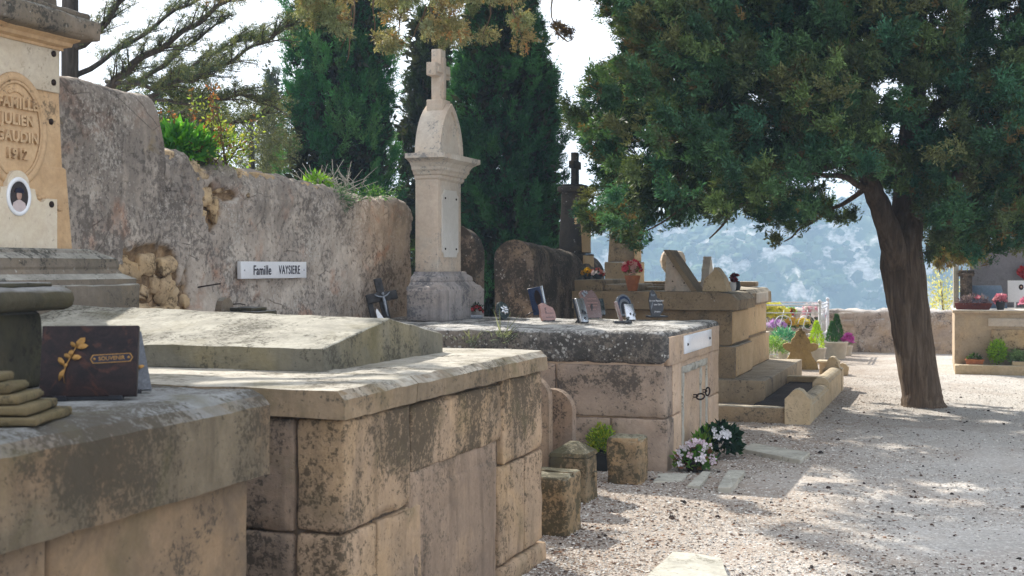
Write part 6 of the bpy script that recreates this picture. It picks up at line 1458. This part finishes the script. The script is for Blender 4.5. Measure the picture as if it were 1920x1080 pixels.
# --- cypresses ---------------------------------------------------------
def cypress(name, lb, base, prof, n, cols, rg, seed, lean=0, tl=.24, bl=.075, bw=.02, squash=.9, grp=None, keep=None):
    """prof: (z, half-width left, half-width right)"""
    o = thing(name, lb, 'tree', base, 0, grp)
    zs = np.array([p[0] for p in prof]); wl = np.array([p[1] for p in prof]); wr = np.array([p[2] for p in prof])
    k = 13; npl = n//k
    z = rg.uniform(zs[0], zs[-1]-.15, npl); a = rg.uniform(0, 6.283, npl)
    if keep is not None: w = (np.sin(a) < .35) | (rg.random(npl) < .35); z, a = z[w], a[w]; npl = len(z)
    L = np.interp(z, zs, wl); R = np.interp(z, zs, wr); cx = (R-L)/2; hw = (R+L)/2
    q = rg.uniform(.58, .84, npl)
    B0 = np.stack([cx+hw*q*np.cos(a), hw*squash*q*np.sin(a), z-.15], 1)
    ax = unit(np.stack([np.cos(a)*.30, np.sin(a)*.30, np.ones(npl)], 1)+rg.normal(size=(npl, 3))*.14)
    Lp = rg.uniform(.35, .85, npl)*np.clip(hw, .3, 1); t = rg.random((npl, k, 1))**.9
    C = B0[:, None]+ax[:, None]*Lp[:, None, None]*t+rg.normal(size=(npl, k, 3))*.085*(1.15-t)
    out = np.stack([np.cos(a), np.sin(a), np.zeros(npl)], 1)
    D = unit(ax[:, None]*1.1+out[:, None]*.25+rg.normal(size=(npl, k, 3))*.16)
    ci = rg.integers(0, len(cols), npl); col = np.repeat(np.array(cols)[ci]*rg.uniform(.75, 1.3, (npl, 1)), k, 0)
    C, D = C.reshape(-1, 3), D.reshape(-1, 3); n = len(C)
    V, Cc = fronds(C, D, col, rg, 5, 10, tl*.85, .42, bl*.8, bw*.75, .14); quadmesh('crown', V, Cc, M['scaleleaf'], o)
    mb = MB(); mb.tube([(0, 0, -.1), (.02, 0, 1.5), (0, .03, zs[-1]*.5), (0, 0, zs[-1]*.93)], [.2, .16, .10, .02], 12, rough=.1); mb.build('trunk', M['bark'], o)
    # inner dead foliage so that the column is not see-through
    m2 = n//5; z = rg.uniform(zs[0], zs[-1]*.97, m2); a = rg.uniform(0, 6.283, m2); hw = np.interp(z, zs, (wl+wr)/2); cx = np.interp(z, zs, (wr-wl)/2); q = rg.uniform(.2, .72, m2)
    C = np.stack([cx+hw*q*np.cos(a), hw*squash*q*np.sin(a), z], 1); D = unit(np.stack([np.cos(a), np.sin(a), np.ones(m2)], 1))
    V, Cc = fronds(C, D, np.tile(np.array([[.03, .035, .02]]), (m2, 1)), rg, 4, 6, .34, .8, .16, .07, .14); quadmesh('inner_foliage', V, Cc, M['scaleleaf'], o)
    return o
CG = [(.022, .11, .043), (.03, .14, .054), (.046, .175, .064), (.06, .20, .064), (.10, .24, .085)]
b = P(636, 692, 20.0); b.z = 0; m_ = 20/F
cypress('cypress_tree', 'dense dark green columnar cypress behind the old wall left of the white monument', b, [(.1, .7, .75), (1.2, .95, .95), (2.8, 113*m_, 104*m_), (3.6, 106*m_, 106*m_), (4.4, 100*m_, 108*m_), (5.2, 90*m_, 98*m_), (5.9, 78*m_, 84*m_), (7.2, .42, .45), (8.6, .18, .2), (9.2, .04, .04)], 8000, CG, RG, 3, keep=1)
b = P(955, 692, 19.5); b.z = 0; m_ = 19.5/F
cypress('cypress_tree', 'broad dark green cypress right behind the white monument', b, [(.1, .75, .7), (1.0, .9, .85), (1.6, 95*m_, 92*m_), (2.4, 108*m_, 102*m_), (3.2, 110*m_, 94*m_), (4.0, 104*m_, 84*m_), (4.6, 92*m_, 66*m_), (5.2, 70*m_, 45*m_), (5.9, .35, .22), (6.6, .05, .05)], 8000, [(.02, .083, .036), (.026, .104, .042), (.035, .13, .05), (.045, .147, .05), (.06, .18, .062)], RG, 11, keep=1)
b = P(797, 692, 22.5); b.z = 0; m_ = 22.5/F
cypress('cypress_tree', 'looser yellowish green cypress seen in the gap behind the white cross', b, [(.1, .35, .5), (1.5, .38, .55), (3.0, 50*m_, 50*m_), (4.2, 40*m_, 50*m_), (4.9, 28*m_, 45*m_), (5.8, .12, .3), (6.2, .03, .05)], 1500, [(.05, .085, .03), (.07, .11, .035), (.04, .07, .03)], RG, 17)
b = P(512, 692, 34); b.z = 0; m_ = 34/F
cypress('cypress_tree', 'small distant thin cypress left of the dense dark one', b, [(.1, .3, .3), (3, .35, .35), (6, 14*m_, 12*m_), (6.9, .03, .03)], 420, [(.05, .08, .04), (.06, .09, .045)], RG, 19)

# --- cedar at the left beyond the wall --------------------------------
cb = P(128, 800, 13.0); cb.z = 0
TC = thing('cedar_tree', 'old cedar beyond the wall with long dark limbs sweeping right over the sky', 'tree', cb)
def relc(p): return Vector(p)-cb
mb = MB(); L = [(128, 1100, 13.0, .30), (128, 792, 13, .22), (129, 400, 13, .15), (131, 200, 13, .085), (132, 0, 13, .08), (134, -300, 13, .06), (136, -520, 13, .02)]; d = dense(L[1:], 4)
mb.tube([relc(P(x, y, z)) for x, y, z, r in d], [r for *_, r in d], 14, rough=.1); mb.build('trunk', M['barkgrey'], TC)
cl_ = [[(128, 230, 13.0, .085), (210, 160, 12.7, .07), (250, 120, 12.6, .06), (330, 70, 12.3, .045), (400, 20, 12.1, .035), (450, -20, 12, .02)],
       [(130, 95, 13, .065), (175, 70, 12.9, .06), (220, 10, 12.9, .05), (250, -30, 13, .035)],
       [(150, 215, 13, .06), (210, 180, 13.3, .05), (300, 130, 13.5, .04), (340, 90, 13.6, .03), (420, 40, 13.6, .015)],
       [(270, 185, 12.8, .045), (340, 150, 12.5, .04), (420, 120, 12.3, .03), (490, 80, 12.1, .022), (548, 45, 12, .012)],
       [(200, 150, 12.8, .04), (290, 165, 12.2, .03), (360, 150, 12, .022), (400, 135, 11.9, .012)],
       [(280, 165, 13, .04), (350, 130, 13, .03), (430, 85, 13, .02), (480, 70, 13, .01)],
       [(280, 190, 13.2, .035), (370, 192, 13, .025), (440, 180, 12.8, .018), (500, 190, 12.7, .01)],
       [(130, 300, 13.4, .05), (250, 240, 14, .04), (340, 215, 14.3, .03), (430, 235, 14.4, .02), (500, 215, 14.4, .01)],
       [(130, 150, 13, .05), (230, 90, 13.6, .04), (330, 20, 14, .03), (400, -20, 14, .02)]]
rc = np.random.default_rng(21); CC = []; DD = []; CL = []; mb2 = MB()
for li, L in enumerate(cl_):
    mb = MB(); d = dense(L, 5); pts = [relc(P(x, y, z))+Vector((0, 0, .02*math.sin(i*1.3+li))) for i, (x, y, z, r) in enumerate(d)]
    mb.tube(pts, [r*.62 for *_, r in d], 9, rough=.12, seed=li); mb.build('limb', M['barkgrey'], TC)
    n = len(pts)
    for i in range(3, n):
        ax = (pts[min(i+1, n-1)]-pts[i-1]).normalized()
        for s in (-1, 1):
            for rep in range(2 if i % 2 else 1):
                if rc.random() < .22: continue
                sd = Vector((0, 0, 1)).cross(ax).normalized()*s
                dirn = (sd*rc.uniform(.15, 1)+ax*rc.uniform(.5, 1.1)+Vector((0, 0, rc.uniform(-.12, .20)))).normalized()
                LL = rc.uniform(.18, .62)*(1-.35*i/n); st = pts[i]; en = st+dirn*LL; md = st.lerp(en, .5)+Vector((0, 0, .03))
                mb2.tube([st, md, en], [.010, .006, .003], 4)
                for t in np.arange(.10, 1.03, .085):
                    q = (st.lerp(md, t*2) if t < .5 else md.lerp(en, t*2-1)); q = q+Vector(rc.normal(size=3))*.018
                    CC.append(tuple(q+Vector((0, 0, .012)))); DD.append((dirn.x*.3, dirn.y*.3, 1.0))
                    if rc.random() < .25: q2 = q+Vector(rc.normal(size=3))*.06; CC.append(tuple(q2)); DD.append(tuple(Vector((dirn.x, dirn.y, .6))))
mb2.build('branchlets', M['barkgrey'], TC)
CC = np.array(CC); DD = np.array(DD); k = 16
C = np.repeat(CC, k, 0)+rc.normal(size=(len(CC)*k, 3))*.010; D = unit(np.repeat(unit(DD), k, 0)*.45+rc.normal(size=(len(CC)*k, 3))*.8)
base = np.array([(.07, .10, .065), (.11, .135, .065), (.06, .095, .07), (.16, .18, .085)])[rc.integers(0, 4, len(CC))]
quadmesh('needles', blades(C, D, .030, .006, rc), np.repeat(base, k, 0)*rc.uniform(.7, 1.3, (len(C), 1)), M['scaleleaf'], TC)
# lower dense conifers just over the wall
def bushy(lb, px, py, Z, r, n, cols, name='conifer_tree', tw=.2, base=0.0, per=9):
    p = P(px, py, Z); b = Vector((p.x, p.y, base)); o = thing(name, lb, 'tree', b)
    mb = MB(); mb.tube([(0, 0, -.05), (.05, 0, (p.z-base)*.5), (0, 0, p.z-base+r[2]*.4)], [.12, .08, .03], 8, rough=.1); mb.build('trunk', M['barkgrey'], o)
    C, D = hemi(n, r[0], r[1], r[2], RG, -1, .25); nn = np.array([mnoise.noise(Vector(tuple(c*1.9))) for c in C]); kk = nn > -.22; C, D = C[kk], D[kk]
    C = C+np.array([0, 0, p.z-base]); col = np.array(cols)[RG.integers(0, len(cols), len(C))]*(1+.2*RG.normal(size=(len(C), 1)))
    V, Cc = fronds(C, unit(D+np.array([0, 0, .3])), col, RG, 5, per, tw, .9, .05, .014, .15); quadmesh('crown', V, Cc, M['scaleleaf'], o); return o
bushy('dark green bushy conifer just over the wall beside the grey block', 345, 225, 15.5, (.55, .5, .55), 620, [(.04, .07, .035), (.06, .09, .04), (.10, .13, .05)])
bushy('pale olive airy tree behind the leafy shrub on the wall', 470, 250, 19, (.75, .6, .65), 330, [(.13, .15, .08), (.17, .19, .10), (.09, .11, .06)], tw=.24)
bushy('pale olive airy shrub top left of the dark cypress', 500, 300, 21, (.5, .5, .45), 200, [(.16, .18, .09), (.10, .13, .06)], tw=.22)

# small pieces belong to the part that carries them
SUB = {'plate_screw': ['marble_plate'], 'rosette': ['marble_panel'], 'stud': ['marble_panel'], 'portrait_face': ['portrait'], 'portrait_blouse': ['portrait'], 'portrait_hair': ['portrait'],
       'lettering': ['label_plate', 'face_plate', 'marble_panel'], 'label_frame': ['label_plate'], 'screw': ['marble_panel', 'support'], 'engraving': ['face_plate'], 'leaf_ornament': ['face_plate'], 'lily_ornament': ['face_plate'],
       'flower_relief': ['face_plate'], 'rose_relief': ['face_plate'], 'rose_ornament': ['face_plate'], 'niche': ['face_plate'], 'inner_arch': ['face_plate'], 'raised_lettering': ['oval_medallion'], 'leaf_relief': ['oval_medallion'],
       'branch_relief': ['shaft'], 'arch_border': ['arched_head'], 'oval_frame': ['stone'], 'sky_sheen_strip': ['block'], 'oval_niche': ['block'], 'dove_ornament': ['slab'], 'soil': ['box'], 'iron_spike': ['masonry'], 'exposed_rubble': ['masonry'], 'face_stones': ['masonry']}
def bn(o): return o.name.split('.')[0]
for top in [o for o in COL.objects if o.parent is None]:
    ch = sorted(top.children, key=lambda q: q.name); cnt = {}
    for c_ in ch:
        for pn_ in SUB.get(bn(c_), ()):
            ps = [q for q in ch if bn(q) == pn_]
            if ps: i = cnt.get(bn(c_), 0); cnt[bn(c_)] = i+1; c_.parent = ps[min(i, len(ps)-1)] if bn(c_) == 'portrait_face' else ps[0]; break

# ================================================================ CAMERA, LIGHT
cam = bpy.data.cameras.new('camera'); co = bpy.data.objects.new('camera', cam); COL.objects.link(co)
co.location = (0, 0, H); co.rotation_euler = (math.pi/2, 0, 0); cam.sensor_width = 36; cam.lens = 45
cam.shift_y = -40/1920; cam.clip_end = 5000; cam.clip_start = .05
cam.dof.use_dof = True; cam.dof.focus_distance = 9.5; cam.dof.aperture_fstop = 6.3
scene.camera = co
EL, AZ = math.radians(SUN_EL), math.radians(SUN_AZ)   # azimuth measured from +Y towards -X
sd = Vector((-math.sin(AZ)*math.cos(EL), math.cos(AZ)*math.cos(EL), math.sin(EL)))
sun = bpy.data.lights.new('sun', 'SUN'); so = bpy.data.objects.new('sun', sun); COL.objects.link(so)
sun.energy = SUN_E; sun.angle = math.radians(.6); sun.color = (1.0, .93, .82)
so.rotation_euler = sd.to_track_quat('Z', 'Y').to_euler(); so.location = (0, 0, 60)
w = bpy.data.worlds.new('World'); scene.world = w; w.use_nodes = True
nt = w.node_tree; nt.nodes.clear()
sk = nt.nodes.new('ShaderNodeTexSky'); sk.sky_type = 'NISHITA'; sk.sun_disc = False
sk.sun_elevation = EL; sk.sun_rotation = -AZ; sk.altitude = 200; sk.air_density = 1.0; sk.dust_density = 3.0; sk.ozone_density = 1.0
tc = nt.nodes.new('ShaderNodeTexCoord'); mp = nt.nodes.new('ShaderNodeMapping'); mp.inputs['Scale'].default_value = (1, 1, 3)
nz1 = nt.nodes.new('ShaderNodeTexNoise'); nz1.inputs['Scale'].default_value = 2.2; nz1.inputs['Detail'].default_value = 6
rp = nt.nodes.new('ShaderNodeValToRGB'); rp.color_ramp.elements[0].position = .3; rp.color_ramp.elements[0].color = (.55, .55, .55, 1); rp.color_ramp.elements[1].position = .6; rp.color_ramp.elements[1].color = (.95, .95, .95, 1)
mx = nt.nodes.new('ShaderNodeMix'); mx.data_type = 'RGBA'; mx.inputs[7].default_value = (*CLOUD, 1)
bg = nt.nodes.new('ShaderNodeBackground'); bg.inputs[1].default_value = SKY_S; ow = nt.nodes.new('ShaderNodeOutputWorld')
lk = nt.links.new
lk(tc.outputs['Generated'], mp.inputs[0]); lk(mp.outputs[0], nz1.inputs['Vector']); lk(nz1.outputs['Fac'], rp.inputs[0]); lk(rp.outputs[0], mx.inputs[0])
lk(sk.outputs[0], mx.inputs[6]); lk(mx.outputs[2], bg.inputs[0]); lk(bg.outputs[0], ow.inputs[0])
vs = scene.view_settings; vs.view_transform = 'Standard'; vs.look = 'None'; vs.gamma = 1; vs.exposure = EXPO
scene.render.engine = 'CYCLES'
scene.cycles.volume_bounces = 1; scene.cycles.max_bounces = 8; scene.cycles.diffuse_bounces = 4; scene.cycles.transparent_max_bounces = 8
